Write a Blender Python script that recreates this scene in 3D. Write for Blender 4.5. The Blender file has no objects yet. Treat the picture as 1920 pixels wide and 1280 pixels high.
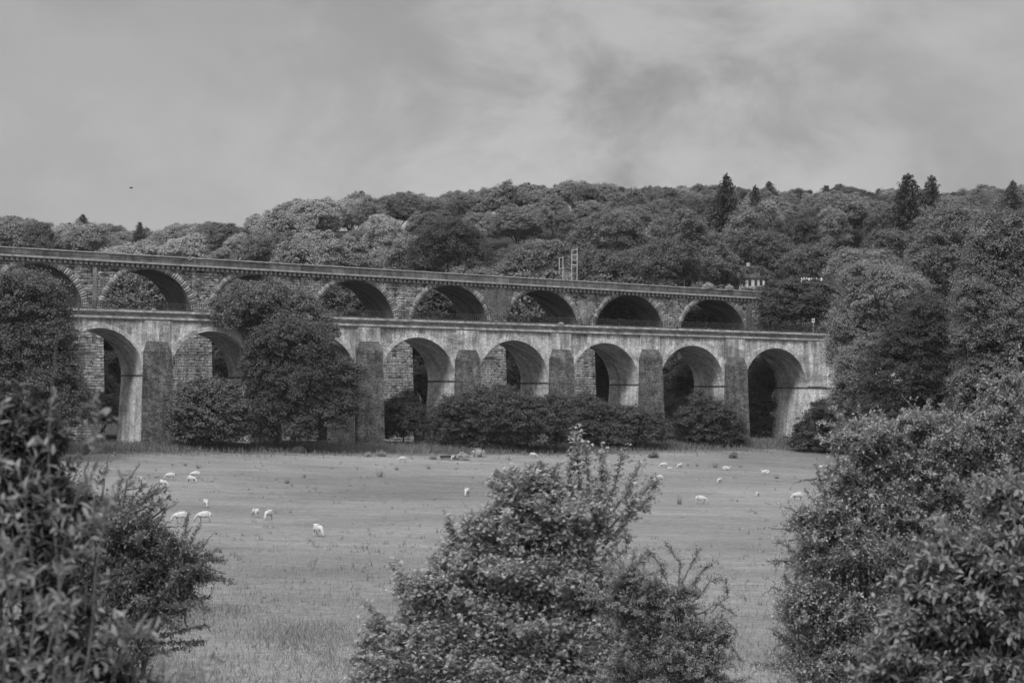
import bpy, math, random
import numpy as np
from mathutils import Matrix, Vector

# ------------------------------------------------------------------ camera
F = 80.0 / 36.0 * 1920.0                 # focal length in pixels of the 1920 x 1280 photograph
PITCH = math.atan(135.0 / F)
ROLL = math.atan(0.011)

def ray(px, py):
    u, v = px - 960.0, 640.0 - py
    c, s = math.cos(ROLL), math.sin(ROLL)
    u, v = u * c - v * s, u * s + v * c
    c, s = math.cos(PITCH), math.sin(PITCH)
    return np.array([u, F * c - v * s, F * s + v * c]) / F

def at(px, py, Y):
    r = ray(px, py)
    return r * (Y / r[1])

def project(p):
    x, y, z = p
    c, s = math.cos(PITCH), math.sin(PITCH)
    d, w = y * c + z * s, -y * s + z * c
    u, v = x / d * F, w / d * F
    c, s = math.cos(ROLL), math.sin(ROLL)
    u, v = u * c + v * s, -u * s + v * c
    return 960 + u, 640 - v

scene = bpy.context.scene
col = scene.collection
cam_data = bpy.data.cameras.new("camera")
cam_data.sensor_width = 36.0
cam_data.lens = 80.0
cam_data.clip_start = 0.2
cam_data.clip_end = 6000.0
cam_data.dof.use_dof = True
cam_data.dof.focus_distance = 300.0
cam_data.dof.aperture_fstop = 7.1
cam = bpy.data.objects.new("camera", cam_data)
col.objects.link(cam)
fw = ray(960, 640); rt = ray(961, 640) - fw; up = ray(960, 639) - fw
fw, rt, up = [v / np.linalg.norm(v) for v in (fw, rt, up)]
M4 = Matrix.Identity(4)
for i in range(3):
    M4[i][0], M4[i][1], M4[i][2] = rt[i], up[i], -fw[i]
cam.matrix_world = M4
scene.camera = cam

# ------------------------------------------------------------------ sky and sun
SUN_EL, SUN_DIR = math.radians(50), (-0.42, -0.9)      # from behind the camera, a little to the left
world = bpy.data.worlds.new("World")
scene.world = world
world.use_nodes = True
nt = world.node_tree
nt.nodes.clear()
def wn(t, **kw):
    n = nt.nodes.new(t)
    for k, v in kw.items():
        setattr(n, k, v)
    return n
def wl(a, b): nt.links.new(a, b)
sky = wn('ShaderNodeTexSky', sky_type='NISHITA', sun_disc=False, sun_elevation=SUN_EL,
         sun_rotation=math.atan2(SUN_DIR[0], SUN_DIR[1]))
sky.air_density = 1.5; sky.dust_density = 4.0
bw = wn('ShaderNodeRGBToBW'); wl(sky.outputs[0], bw.inputs[0])
tc = wn('ShaderNodeTexCoord')
sep = wn('ShaderNodeSeparateXYZ'); wl(tc.outputs['Generated'], sep.inputs[0])
# stratus: broad soft variation, with one broken patch where the light comes through
def wnoise(scale, loc, detail, rough, dist):
    mp = wn('ShaderNodeMapping'); mp.inputs['Scale'].default_value = scale; mp.inputs['Location'].default_value = loc
    wl(tc.outputs['Generated'], mp.inputs[0])
    n = wn('ShaderNodeTexNoise'); n.inputs['Scale'].default_value = 1.0; n.inputs['Detail'].default_value = detail
    n.inputs['Roughness'].default_value = rough; n.inputs['Distortion'].default_value = dist
    wl(mp.outputs[0], n.inputs['Vector'])
    return n.outputs[0]
def wmath(op, a, b):
    x = wn('ShaderNodeMath', operation=op)
    for i, q in enumerate((a, b)):
        if isinstance(q, (int, float)): x.inputs[i].default_value = q
        else: wl(q, x.inputs[i])
    return x.outputs[0]
def wrange(v, *f):
    r = wn('ShaderNodeMapRange', interpolation_type='SMOOTHSTEP'); wl(v, r.inputs[0])
    for i, q in enumerate(f): r.inputs[i + 1].default_value = q
    return r.outputs[0]
broad = wrange(wnoise((7, 7, 11), (2.3, 0.4, 5.1), 4, .48, .15), .3, .7, -.13, .11)
patch = wnoise((13, 13, 19), (8.2, 3.1, 1.7), 9, .6, .3)
gap = wn('ShaderNodeVectorMath', operation='DISTANCE'); wl(tc.outputs['Generated'], gap.inputs[0]); gap.inputs[1].default_value = (.05, .985, .135)
near_gap = wrange(gap.outputs[1], .02, .2, 1.0, .22)
tex = wmath('MULTIPLY', wrange(patch, .36, .64, -.2, .38), near_gap)
cl = wmath('ADD', wmath('ADD', broad, tex), 1.0)
rz = wrange(sep.outputs[2], .2, .85, 1.0, 5.0)
rb = wrange(sep.outputs[2], .05, .18, 1.06, .95)
m2_ = wmath('MULTIPLY', wmath('MULTIPLY', wmath('MULTIPLY', cl, rz), rb), 1.36)
mx = wn('ShaderNodeMix', data_type='FLOAT'); mx.inputs[0].default_value = .9
wl(bw.outputs[0], mx.inputs[2]); wl(m2_, mx.inputs[3])
bg = wn('ShaderNodeBackground'); bg.inputs['Strength'].default_value = 0.15
wl(mx.outputs[0], bg.inputs['Color'])
wo = wn('ShaderNodeOutputWorld'); wl(bg.outputs[0], wo.inputs[0])

sun_d = bpy.data.lights.new("sun", 'SUN')
sun_d.energy = 1.5
sun_d.angle = math.radians(14)
sun = bpy.data.objects.new("sun", sun_d)
col.objects.link(sun)
h = math.hypot(*SUN_DIR)
sv = Vector((SUN_DIR[0] / h * math.cos(SUN_EL), SUN_DIR[1] / h * math.cos(SUN_EL), math.sin(SUN_EL)))
sun.rotation_euler = sv.to_track_quat('Z', 'Y').to_euler()
sun.location = (0, 0, 120)

scene.view_settings.view_transform = 'Standard'
scene.view_settings.look = 'None'
scene.view_settings.exposure = 0.8
scene.view_settings.gamma = 1.0
scene.render.engine = 'CYCLES'
scene.cycles.use_denoising = True
scene.cycles.max_bounces = 6
scene.cycles.transparent_max_bounces = 4

# ------------------------------------------------------------------ helpers
def link(o, parent=None):
    col.objects.link(o)
    if parent is not None:
        o.parent = parent
    return o

def tag(o, label=None, cat=None, group=None, kind=None):
    if label: o['label'] = label
    if cat: o['category'] = cat
    if group: o['group'] = group
    if kind: o['kind'] = kind
    return o

def empty(name, loc=(0, 0, 0), rz=0.0):
    o = bpy.data.objects.new(name, None)
    o.empty_display_size = 0.3
    o.location = loc
    o.rotation_euler = (0, 0, rz)
    return link(o)

class MB:
    """collects vertices and polygons, then becomes ONE mesh"""
    def __init__(self): self.v, self.f = [], []
    def quad(self, *pts):
        n = len(self.v); self.v += [tuple(p) for p in pts]; self.f.append(tuple(range(n, n + len(pts))))
    def box(self, x0, x1, y0, y1, z0, z1):
        self.hexa([(x0, y0, z0), (x1, y0, z0), (x1, y1, z0), (x0, y1, z0), (x0, y0, z1), (x1, y0, z1), (x1, y1, z1), (x0, y1, z1)])
    def hexa(self, p):
        n = len(self.v); self.v += [tuple(q) for q in p]
        for f in ((3, 2, 1, 0), (4, 5, 6, 7), (0, 1, 5, 4), (1, 2, 6, 5), (2, 3, 7, 6), (3, 0, 4, 7)):
            self.f.append(tuple(n + i for i in f))
    def prism(self, poly, y0, y1):           # polygon in (x, z), extruded along y
        n = len(self.v); k = len(poly)
        self.v += [(x, y0, z) for x, z in poly] + [(x, y1, z) for x, z in poly]
        self.f.append(tuple(range(n, n + k))); self.f.append(tuple(range(n + 2 * k - 1, n + k - 1, -1)))
        for i in range(k):
            j = (i + 1) % k
            self.f.append((n + j, n + i, n + k + i, n + k + j))
    def tube(self, pts, rad, sides=6):
        pts = [np.array(p, float) for p in pts]; rings = []
        for i, p in enumerate(pts):
            t = pts[min(i + 1, len(pts) - 1)] - pts[max(i - 1, 0)]
            t = t / (np.linalg.norm(t) + 1e-9)
            a = np.cross(t, (0.31, 0.9, 0.2) if abs(t[1]) < .9 else (1, 0, 0.1)); a /= np.linalg.norm(a)
            b = np.cross(t, a); n = len(self.v); r = rad[i] if hasattr(rad, '__len__') else rad
            for k in range(sides):
                q = p + r * (math.cos(2 * math.pi * k / sides) * a + math.sin(2 * math.pi * k / sides) * b)
                self.v.append(tuple(q))
            rings.append(n)
        for i in range(len(rings) - 1):
            for k in range(sides):
                l = (k + 1) % sides
                self.f.append((rings[i] + k, rings[i] + l, rings[i + 1] + l, rings[i + 1] + k))
        self.f.append(tuple(rings[-1] + k for k in range(sides)))
        self.f.append(tuple(rings[0] + k for k in reversed(range(sides))))
    def build(self, name, mat, parent=None, smooth=False):
        me = bpy.data.meshes.new(name)
        me.from_pydata(self.v, [], self.f)
        if mat: me.materials.append(mat)
        if smooth: me.polygons.foreach_set('use_smooth', [True] * len(me.polygons))
        me.update()
        return link(bpy.data.objects.new(name, me), parent)

def np_mesh(name, V, tris, mat, rnd=None, per=None):
    """fast mesh from numpy arrays; rnd = one random tone per face"""
    me = bpy.data.meshes.new(name)
    V = np.asarray(V, np.float32); T = np.asarray(tris, np.int32)
    k = T.shape[1]
    me.vertices.add(len(V)); me.vertices.foreach_set('co', V.ravel())
    me.loops.add(T.size); me.loops.foreach_set('vertex_index', T.ravel())
    me.polygons.add(len(T))
    me.polygons.foreach_set('loop_start', np.arange(0, T.size, k, dtype=np.int32))
    if rnd is not None:
        a = me.attributes.new('rnd', 'FLOAT', 'FACE'); a.data.foreach_set('value', np.asarray(rnd, np.float32))
    me.materials.append(mat)
    me.update(calc_edges=True)
    return me

# ------------------------------------------------------------------ materials (the photograph is black and white)
class NT:
    def __init__(self, name):
        self.m = bpy.data.materials.new(name); self.m.use_nodes = True
        self.t = self.m.node_tree; self.t.nodes.clear()
        self.out = self.n('ShaderNodeOutputMaterial')
    def n(self, typ, **kw):
        x = self.t.nodes.new(typ)
        for k, v in kw.items(): setattr(x, k, v)
        return x
    def l(self, a, b): self.t.links.new(a, b)
    def math(self, op, a, b=None):
        x = self.n('ShaderNodeMath', operation=op)
        for i, q in enumerate((a, b)):
            if q is None: continue
            if isinstance(q, (int, float)): x.inputs[i].default_value = q
            else: self.l(q, x.inputs[i])
        return x.outputs[0]
    def rng(self, a, f0, f1, t0, t1):
        x = self.n('ShaderNodeMapRange'); self.l(a, x.inputs[0])
        for i, v in enumerate((f0, f1, t0, t1)): x.inputs[i + 1].default_value = v
        return x.outputs[0]
    def noise(self, vec, scale, detail=4, rough=.55, stretch=None, w=0.0):
        if stretch is not None:
            mpn = self.n('ShaderNodeMapping'); mpn.inputs['Scale'].default_value = stretch
            mpn.inputs['Location'].default_value = (w, w * 1.7, w * .6)
            self.l(vec, mpn.inputs[0]); vec = mpn.outputs[0]
        x = self.n('ShaderNodeTexNoise'); x.inputs['Scale'].default_value = scale
        x.inputs['Detail'].default_value = detail; x.inputs['Roughness'].default_value = rough
        self.l(vec, x.inputs['Vector'])
        return x.outputs[0]
    def principled(self, color, rough=.9, bump=None, bstr=.5, bdist=.05, spec=.2):
        p = self.n('ShaderNodeBsdfPrincipled')
        p.inputs['Roughness'].default_value = rough
        p.inputs['Specular IOR Level'].default_value = spec
        if isinstance(color, (int, float)): p.inputs['Base Color'].default_value = (color, color, color, 1)
        else: self.l(color, p.inputs['Base Color'])
        if bump is not None:
            b = self.n('ShaderNodeBump'); b.inputs['Strength'].default_value = bstr; b.inputs['Distance'].default_value = bdist
            self.l(bump, b.inputs['Height']); self.l(b.outputs[0], p.inputs['Normal'])
        return p
    def done(self, sh):
        self.l(sh.outputs[0], self.out.inputs[0]); return self.m

def plain(name, g, rough=.8, var=.25, scale=6.0, spec=.2):
    k = NT(name); c = k.n('ShaderNodeTexCoord')
    no = k.noise(c.outputs['Object'], scale, 4)
    return k.done(k.principled(k.math('MULTIPLY', k.rng(no, .3, .7, 1 - var, 1 + var), g), rough, no, .2, .02, spec))

def masonry(name, c1, c2, mortar, bwid, bh, msize, blot=(.6, 1.3), blot_scale=.45, streak=(.75, 1.15), rockbump=.5,
            dark_patches=0.0, off=0.0, lime=0.0, speck=0.0, drip=None):
    k = NT(name); tcn = k.n('ShaderNodeTexCoord'); o = tcn.outputs['Object']
    s = k.n('ShaderNodeSeparateXYZ'); k.l(o, s.inputs[0])
    xy = k.math('ADD', s.outputs[0], s.outputs[1])
    v = k.n('ShaderNodeCombineXYZ'); k.l(xy, v.inputs[0]); k.l(s.outputs[2], v.inputs[1]); v.inputs[2].default_value = off
    # courses that wander a little
    wob = k.noise(v.outputs[0], .9, 3)
    vy = k.math('ADD', s.outputs[2], k.math('MULTIPLY', wob, .12))
    v2 = k.n('ShaderNodeCombineXYZ'); k.l(xy, v2.inputs[0]); k.l(vy, v2.inputs[1])
    b = k.n('ShaderNodeTexBrick')
    b.inputs['Scale'].default_value = 1.0
    b.inputs['Brick Width'].default_value = bwid; b.inputs['Row Height'].default_value = bh
    b.inputs['Mortar Size'].default_value = msize; b.inputs['Mortar Smooth'].default_value = .3
    b.inputs['Bias'].default_value = 0.0
    b.offset = .5; b.squash = .8; b.squash_frequency = 3
    for nm, g in (('Color1', c1), ('Color2', c2), ('Mortar', mortar)):
        b.inputs[nm].default_value = (g, g, g, 1)
    k.l(v2.outputs[0], b.inputs['Vector'])
    col_ = k.n('ShaderNodeRGBToBW'); k.l(b.outputs['Color'], col_.inputs[0])
    big = k.noise(v.outputs[0], blot_scale, 6, .6)
    fine = k.noise(v.outputs[0], 3.2, 5, .65)
    st = k.noise(v.outputs[0], 1.3, 4, .6, (1.0, .09, 1.0), 3.1)
    g = k.math('MULTIPLY', col_.outputs[0], k.rng(big, .32, .68, *blot))
    g = k.math('MULTIPLY', g, k.rng(fine, .3, .7, .72, 1.28))
    g = k.math('MULTIPLY', g, k.rng(st, .35, .65, *streak))
    if dark_patches:
        dp = k.noise(v.outputs[0], .28, 5, .62, (1, 1.4, 1), 9.0)
        g = k.math('MULTIPLY', g, k.rng(dp, .5, .62, 1.0, 1 - dark_patches))
    if lime:
        lp = k.noise(v.outputs[0], 1.1, 4, .6, (1, .6, 1), 21.0)
        g = k.math('ADD', g, k.rng(lp, .6, .72, 0.0, lime))
    if drip:                                              # damp, blackened runs below the ledge, each of its own length
        ln_ = k.noise(v.outputs[0], 1.0, 3, .6, (.9, .02, 1), 41.0)
        lo = k.math('SUBTRACT', drip[1], k.math('MULTIPLY', k.rng(ln_, .45, .72, 0, 1), drip[1] - drip[0]))
        run = k.rng(k.math('SUBTRACT', s.outputs[2], lo), -.3, .5, 0, 1)
        brk = k.noise(v.outputs[0], 2.2, 4, .65, (1, .35, 1), 51.0)
        g = k.math('MULTIPLY', g, k.math('SUBTRACT', 1.0, k.math('MULTIPLY', run, k.rng(brk, .35, .6, .1, drip[2]))))
    if speck:                                             # eroded, blackened stones along the courses
        sp_ = k.noise(v.outputs[0], 1.0, 3, .6, (1.1, 2.6, 1), 33.0)
        g = k.math('MULTIPLY', g, k.rng(sp_, .53, .6, 1.0, 1 - speck))
    hgt = k.math('ADD', k.math('MULTIPLY', b.outputs['Fac'], -1.0), k.math('MULTIPLY', fine, 1.2))
    return k.done(k.principled(g, .95, hgt, rockbump, .12, .1))

def foliage_mat(name, trans=.3, var=(.5, 1.5)):
    """leaf tone = object colour x a random tone per leaf"""
    k = NT(name)
    oi = k.n('ShaderNodeObjectInfo')
    at_ = k.n('ShaderNodeAttribute', attribute_name='rnd')
    b = k.n('ShaderNodeRGBToBW'); k.l(oi.outputs['Color'], b.inputs[0])
    g = k.math('MULTIPLY', b.outputs[0], k.rng(at_.outputs['Fac'], 0, 1, *var))
    p = k.principled(g, .6, None, spec=.22)
    t = k.n('ShaderNodeBsdfTranslucent'); k.l(g, t.inputs[0])
    mx_ = k.n('ShaderNodeMixShader'); mx_.inputs[0].default_value = trans
    k.l(p.outputs[0], mx_.inputs[1]); k.l(t.outputs[0], mx_.inputs[2])
    return k.done(mx_)

M = {}
M['aq'] = masonry('aqueduct_stone', .70, .48, .3, .62, .31, .028, (.72, 1.2), .35, (.62, 1.2), .6, .4, 0.0, .06, 0.0, (7.5, 12.6, .4))
M['aq_pale'] = masonry('aqueduct_lime_stone', .66, .47, .28, .62, .31, .022, (.7, 1.22), .4, (.72, 1.18), .5, .25, 4.0, .07)
M['aq_dark'] = masonry('weathered_buttress_stone', .15, .05, .2, .5, .27, .035, (.55, 1.4), .8, (.7, 1.2), .8, .3, 2.0, .1)
M['vi'] = masonry('viaduct_rock_faced_stone', .46, .22, .13, 1.05, .4, .04, (.6, 1.25), .5, (.75, 1.15), 1.0, .35, 7.0, .1, .75, (14.0, 21.6, .55))
M['vi_pier'] = masonry('viaduct_pier_stone', .42, .26, .13, 1.05, .42, .05, (.7, 1.25), .5, (.75, 1.2), 1.0, .3, 5.0, .1, .7)
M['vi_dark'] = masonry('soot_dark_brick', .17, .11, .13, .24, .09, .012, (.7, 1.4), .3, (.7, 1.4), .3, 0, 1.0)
M['vi_patch'] = masonry('dark_repair_brick', .17, .09, .12, .5, .3, .03, (.7, 1.3), .5, (.8, 1.15), .5, 0, 1.0)
M['parapet'] = masonry('parapet_stone', .13, .09, .06, 3.1, 1.4, .05, (.65, 1.35), .5, (.7, 1.3), .3, 0, 3.0)
M['coping'] = plain('coping_stone', .3, .9, .35, 1.5)
M['corbel'] = plain('corbel_stone', .13, .9, .5, 2.5)
M['cornice'] = masonry('cornice_stone', .48, .36, .15, 1.1, .5, .02, (.65, 1.25), .6, (.7, 1.25), .4, 0, 6.0)
M['iron'] = plain('railing_iron', .05, .6)
M['wool'] = plain('wool', .44, 1.0, .12, 14)
M['face'] = plain('sheep_face', .38, .9, .2, 14)
M['galv'] = plain('pale_metal', .42, .8, .2)
M['white'] = plain('white_paint', .8, .6, .08)
M['roof'] = plain('slate_roof', .12, .7)
M['dark'] = plain('dark_opening', .03, .8)
M['bark'] = plain('bark', .09, .95, .4, 3)
M['twig'] = plain('twig_bark', .13, .9, .4, 9)
M['wood'] = plain('weathered_wood', .2, .9, .3, 4)
M['leaf'] = foliage_mat('leaves')
M['leaf_near'] = foliage_mat('near_leaves', .3, (.5, 1.55))
M['grassblade'] = foliage_mat('grass_blades', .3, (.7, 1.3))

# ------------------------------------------------------------------ the valley: frame along the aqueduct, ground heights
AL = math.atan(F / 7340.0)
D2 = np.array([math.cos(AL), math.sin(AL)])               # along the wall
N2 = np.array([-math.sin(AL), math.cos(AL)])              # through the wall, away from the camera
Z0 = 16.5 * math.sin(AL) / .0262
P0 = np.array([(290 - 960) / F * Z0, Z0])
def wp(u, v, z=0.0):
    q = P0 + u * D2 + v * N2
    return np.array([q[0], q[1], z])

def smooth(x, a, b):
    t = np.clip((x - a) / (b - a), 0, 1)
    return t * t * (3 - 2 * t)

SKY_X = [-200, 0, 100, 200, 290, 330, 400, 430, 470, 520, 570, 620, 690, 760, 820, 880, 950, 1000, 1040, 1095, 1140, 1200, 1300, 1400, 1500, 1600, 1700, 1800, 1850, 1920, 2200]
SKY_Y = [405, 410, 418, 428, 436, 424, 424, 433, 415, 398, 385, 372, 370, 368, 366, 356, 344, 350, 356, 340, 354, 356, 354, 358, 360, 360, 362, 366, 360, 350, 345]
def ground(x, y):
    x = np.asarray(x, float); y = np.asarray(y, float)
    qx, qy = x - P0[0], y - P0[1]
    w = -(qx * N2[0] + qy * N2[1]); u = qx * D2[0] + qy * D2[1]
    g = np.interp(w, [-60, 0, 6, 14, 30, 80, 140, 200, 300], [-4.3, -4.75, -5.05, -5.75, -6.8, -8.4, -9.1, -9.7, -10.2])
    g = g + 1.25 * smooth(u, 55, 115) * smooth(w, 40, 4)
    # bank that carries the railway and the canal on at the right
    g = g + 16.0 * smooth(u, 121, 150) * smooth(w, 26, -4) * smooth(-w, 75, 40)
    # the wooded hill
    yy = np.maximum(y, 50.0)
    c = 960 + F * x / yy
    zr = 640 + 200 * smooth(c, 450, 330)
    sk = np.interp(c, SKY_X, SKY_Y)
    top = (775 + .011 * (c - 960) - sk) / F * zr - 11.0
    t = smooth(y, 415, zr)
    g = g + (np.maximum(top, 0) + 4.5) * t
    g = g - .05 * np.maximum(y - zr - 80, 0) * (y > 600)
    # the slope the camera stands on
    r = np.hypot(x, np.minimum(y, 0) * .3 + np.maximum(y, 0))
    near = np.interp(r, [0, 2, 6, 20, 40, 80, 130], [-1.7, -1.9, -2.9, -6.0, -8.6, -10.0, -14])
    g = np.maximum(g, near)
    g = g + .12 * np.sin(x * .071 + 1.9 * np.sin(y * .031)) * np.sin(y * .043 + .7 + .02 * x) * smooth(r, 40, 90)
    return g
def gz(x, y): return float(ground(x, y))

def axis(vals): return np.concatenate([np.arange(a, b, s) for a, b, s in vals])
gx = axis([(-2400, -400, 80), (-400, -120, 10), (-120, 120, 2.0), (120, 400, 10), (400, 2401, 80)])
gy = axis([(-60, 40, 3), (40, 420, 2.0), (420, 900, 8), (900, 3200, 100)])
GX, GY = np.meshgrid(gx, gy); GZ = ground(GX, GY)
V = np.stack([GX, GY, GZ], -1).reshape(-1, 3)
nx, ny = len(gx), len(gy)
I = np.arange(nx * ny).reshape(ny, nx)
Q = np.stack([I[:-1, :-1], I[:-1, 1:], I[1:, 1:], I[1:, :-1]], -1).reshape(-1, 4)
def ground_mat():
    k = NT('pasture'); tcn = k.n('ShaderNodeTexCoord'); o = tcn.outputs['Object']
    s = k.n('ShaderNodeSeparateXYZ'); k.l(o, s.inputs[0])
    # w = distance in front of the aqueduct
    w = k.math('ADD', k.math('MULTIPLY', s.outputs[0], -float(N2[0])), k.math('MULTIPLY', s.outputs[1], -float(N2[1])))
    w = k.math('ADD', w, float(P0 @ N2))
    big = k.noise(o, .022, 5, .6); mid = k.noise(o, .16, 6, .65, (.7, 1.6, 1)); fine = k.noise(o, 1.6, 6, .7); blade = k.noise(o, 7.0, 4, .7)
    g = k.math('MULTIPLY', k.rng(big, .35, .65, .76, 1.18), .2)
    g = k.math('MULTIPLY', g, k.rng(mid, .3, .7, .82, 1.12))
    worn = k.noise(o, .05, 5, .6, (1.0, .55, 1), 14.0); g = k.math('MULTIPLY', g, k.rng(worn, .5, .66, 1.0, .84))
    trk = k.noise(o, .03, 3, .5, (.35, 1.6, 1), 5.0); g = k.math('MULTIPLY', g, k.rng(k.math('ABSOLUTE', k.math('SUBTRACT', trk, .5)), .0, .02, 1.1, 1.0))
    g = k.math('MULTIPLY', g, k.rng(fine, .3, .7, .7, 1.25))
    g = k.math('MULTIPLY', g, k.rng(blade, .3, .7, .75, 1.25))
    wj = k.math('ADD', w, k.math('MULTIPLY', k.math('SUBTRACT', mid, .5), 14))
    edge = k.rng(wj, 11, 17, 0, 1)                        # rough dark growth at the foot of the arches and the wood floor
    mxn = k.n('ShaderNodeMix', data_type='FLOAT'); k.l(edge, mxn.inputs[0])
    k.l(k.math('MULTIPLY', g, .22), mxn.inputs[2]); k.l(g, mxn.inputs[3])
    hb = k.math('ADD', fine, k.math('MULTIPLY', blade, .5))
    return k.done(k.principled(mxn.outputs[0], .95, hb, .8, .25, .1))
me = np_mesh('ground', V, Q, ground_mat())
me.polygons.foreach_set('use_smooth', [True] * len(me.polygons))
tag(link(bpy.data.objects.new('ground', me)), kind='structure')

# ------------------------------------------------------------------ the aqueduct
S, R1, T1 = 16.45, 6.25, 8.5
AQ_C0 = 107.2                                             # centre of the arch nearest the right end
arches = [AQ_C0 - S * j for j in range(9)][::-1]          # nine arches, left to right
ZS1, ZD1 = 4.85, 12.55
U0, U1 = arches[0] - S / 2 - 14, 138.0

def spandrel(mb, cs, r, zs, ztop, u0, u1, y0, y1, seg=28, flat=0.0):
    """front and back faces of an arcade between springing and deck; cs = arch centres; zs, ztop = functions of u"""
    xs = []
    edge = u0
    for c in cs:
        xs.append(('solid', edge, c - r)); xs.append(('arch', c, None)); edge = c + r
    xs.append(('solid', edge, u1))
    for y, flip in ((y0, False), (y1, True)):
        for kind, a, b in xs:
            if kind == 'solid':
                n = max(1, int((b - a) / 4))
                for i in range(n):
                    xa, xb = a + (b - a) * i / n, a + (b - a) * (i + 1) / n
                    p = [(xa, y, zs(xa)), (xb, y, zs(xb)), (xb, y, ztop(xb)), (xa, y, ztop(xa))]
                    mb.quad(*(p[::-1] if flip else p))
            else:
                z0 = zs(a)
                for i in range(seg):
                    t0, t1 = math.pi * (1 - i / seg), math.pi * (1 - (i + 1) / seg)
                    xa, xb = a + r * math.cos(t0), a + r * math.cos(t1)
                    p = [(xa, y, z0 + r * math.sin(t0)), (xb, y, z0 + r * math.sin(t1)), (xb, y, ztop(xb)), (xa, y, ztop(xa))]
                    mb.quad(*(p[::-1] if flip else p))
    for xa, fl in ((u0, 0), (u1, 1)):
        p = [(xa, y1, zs(xa)), (xa, y0, zs(xa)), (xa, y0, ztop(xa)), (xa, y1, ztop(xa))]
        mb.quad(*(p[::-1] if fl else p))
    mb.quad((u0, y0, ztop(u0)), (u1, y0, ztop(u1)), (u1, y1, ztop(u1)), (u0, y1, ztop(u0)))

def vault_mb(c, r, z0, y0, y1, seg=28):
    mb = MB()
    for i in range(seg):
        t0, t1 = math.pi * (1 - i / seg), math.pi * (1 - (i + 1) / seg)
        a = (c + r * math.cos(t0), z0 + r * math.sin(t0)); b = (c + r * math.cos(t1), z0 + r * math.sin(t1))
        mb.quad((a[0], y0, a[1]), (a[0], y1, a[1]), (b[0], y1, b[1]), (b[0], y0, b[1]))
    return mb

aq = empty('aqueduct', (P0[0], P0[1], 0), AL)
tag(aq, 'pale stone canal aqueduct of round arches standing in front of the taller viaduct', 'aqueduct')
mb = MB(); spandrel(mb, arches, R1, lambda u: ZS1, lambda u: ZD1, U0, U1, 0, T1)
mb.build('spandrel_wall', M['aq'], aq)
for c in arches:
    vault_mb(c, R1, ZS1, 0.0, T1).build('vault', M['aq_pale'], aq)
    rg = MB()
    nb = 44
    for i in range(nb):                                   # slim arch ring, one voussoir after the other
        t0, t1 = math.pi * (i + .04) / nb, math.pi * (i + .96) / nb
        p = 0.035 + .02 * ((i * 7) % 3) / 2
        ri, ro = R1 + .002, R1 + .62
        q = [(c + rr * math.cos(t), yy, ZS1 + rr * math.sin(t)) for yy in (-p, .05) for rr, t in ((ri, t0), (ri, t1), (ro, t1), (ro, t0))]
        rg.hexa(q)
    rg.build('arch_ring', M['aq_pale'], aq)
piers_u = [c - S / 2 for c in arches] + [arches[-1] + S / 2]
def ground_uv(u, v):
    q = wp(u, v); return gz(q[0], q[1])
HW = (S - 2 * R1) / 2
for i, u in enumerate(piers_u):
    zb = ground_uv(u, 0) - .8
    last = i == len(piers_u) - 1
    b = .42
    x0, x1 = u - HW, u + HW + (U1 - u - HW if last else 0)
    if i == 0: x0 = U0
    mb = MB()
    mb.hexa([(x0 - b, -b, zb), (x1 + b, -b, zb), (x1 + b, T1 + b, zb), (x0 - b, T1 + b, zb),
             (x0, 0, ZS1 - .2), (x1, 0, ZS1 - .2), (x1, T1, ZS1 - .2), (x0, T1, ZS1 - .2)])
    pr = mb.build('pier', M['aq_pale'], aq)
    mb = MB(); mb.box(x0 - .09, x1 + .09, -.09, T1 + .09, ZS1 - .2 + .003, ZS1 - .003)
    mb.build('impost_band', M['aq_dark'], aq)
    # flat pilaster up to the cornice
    if i > 0:
        pu = u if not last else u
        hw = 2.0
        mb = MB(); mb.box(pu - hw + .12, pu + hw - .12, -.2, -.002, 5.0, ZD1 - .004)
        mb.build('pilaster', M['aq'], aq)
        # weathered dark buttress with a stepped, sloping head
        if not last:
            bt = 9.6 + .5 * math.sin(i * 2.1)
            mb = MB(); ex = .95
            mb.hexa([(pu - hw - .25, -ex - .45, zb), (pu + hw + .25, -ex - .45, zb), (pu + hw + .25, -.1, zb), (pu - hw - .25, -.1, zb),
                     (pu - hw, -ex + .25, bt - 1.1), (pu + hw, -ex + .25, bt - 1.1), (pu + hw, -.1, bt - 1.1), (pu - hw, -.1, bt - 1.1)])
            mb.hexa([(pu - hw, -ex + .25, bt - 1.1), (pu + hw, -ex + .25, bt - 1.1), (pu + hw, -.19, bt - 1.1), (pu - hw, -.19, bt - 1.1),
                     (pu - hw + .45, -.23, bt + .3), (pu + hw - .45, -.23, bt + .3), (pu + hw - .45, -.19, bt + .3), (pu - hw + .45, -.19, bt + .3)])
            mb.build('buttress', M['aq_dark'], aq)
mb = MB()
mb.box(U0, U1, -.28, T1 + .28, ZD1 + .0, ZD1 + .28)        # string course
mb.box(U0, U1, -.1, T1 + .1, ZD1 + .28, ZD1 + .86)        # plain frieze
mb.box(U0, U1, -.55, T1 + .55, ZD1 + .86, ZD1 + 1.14)     # projecting cornice
mb.build('cornice', M['cornice'], aq)
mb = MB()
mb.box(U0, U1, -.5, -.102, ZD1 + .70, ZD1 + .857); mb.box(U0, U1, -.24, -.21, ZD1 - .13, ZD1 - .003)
mb.build('shade_algae_strip', M['vi_dark'], aq)  # dark strips under both ledges: shade painted as geometry, together with algae staining
mb = MB(); mb.box(U0, U1, 2.8, T1 - .4, ZD1 + 1.14, ZD1 + 1.5)
mb.build('canal_trough_wall', M['aq_dark'], aq)
RZ = ZD1 + 1.14

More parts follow.
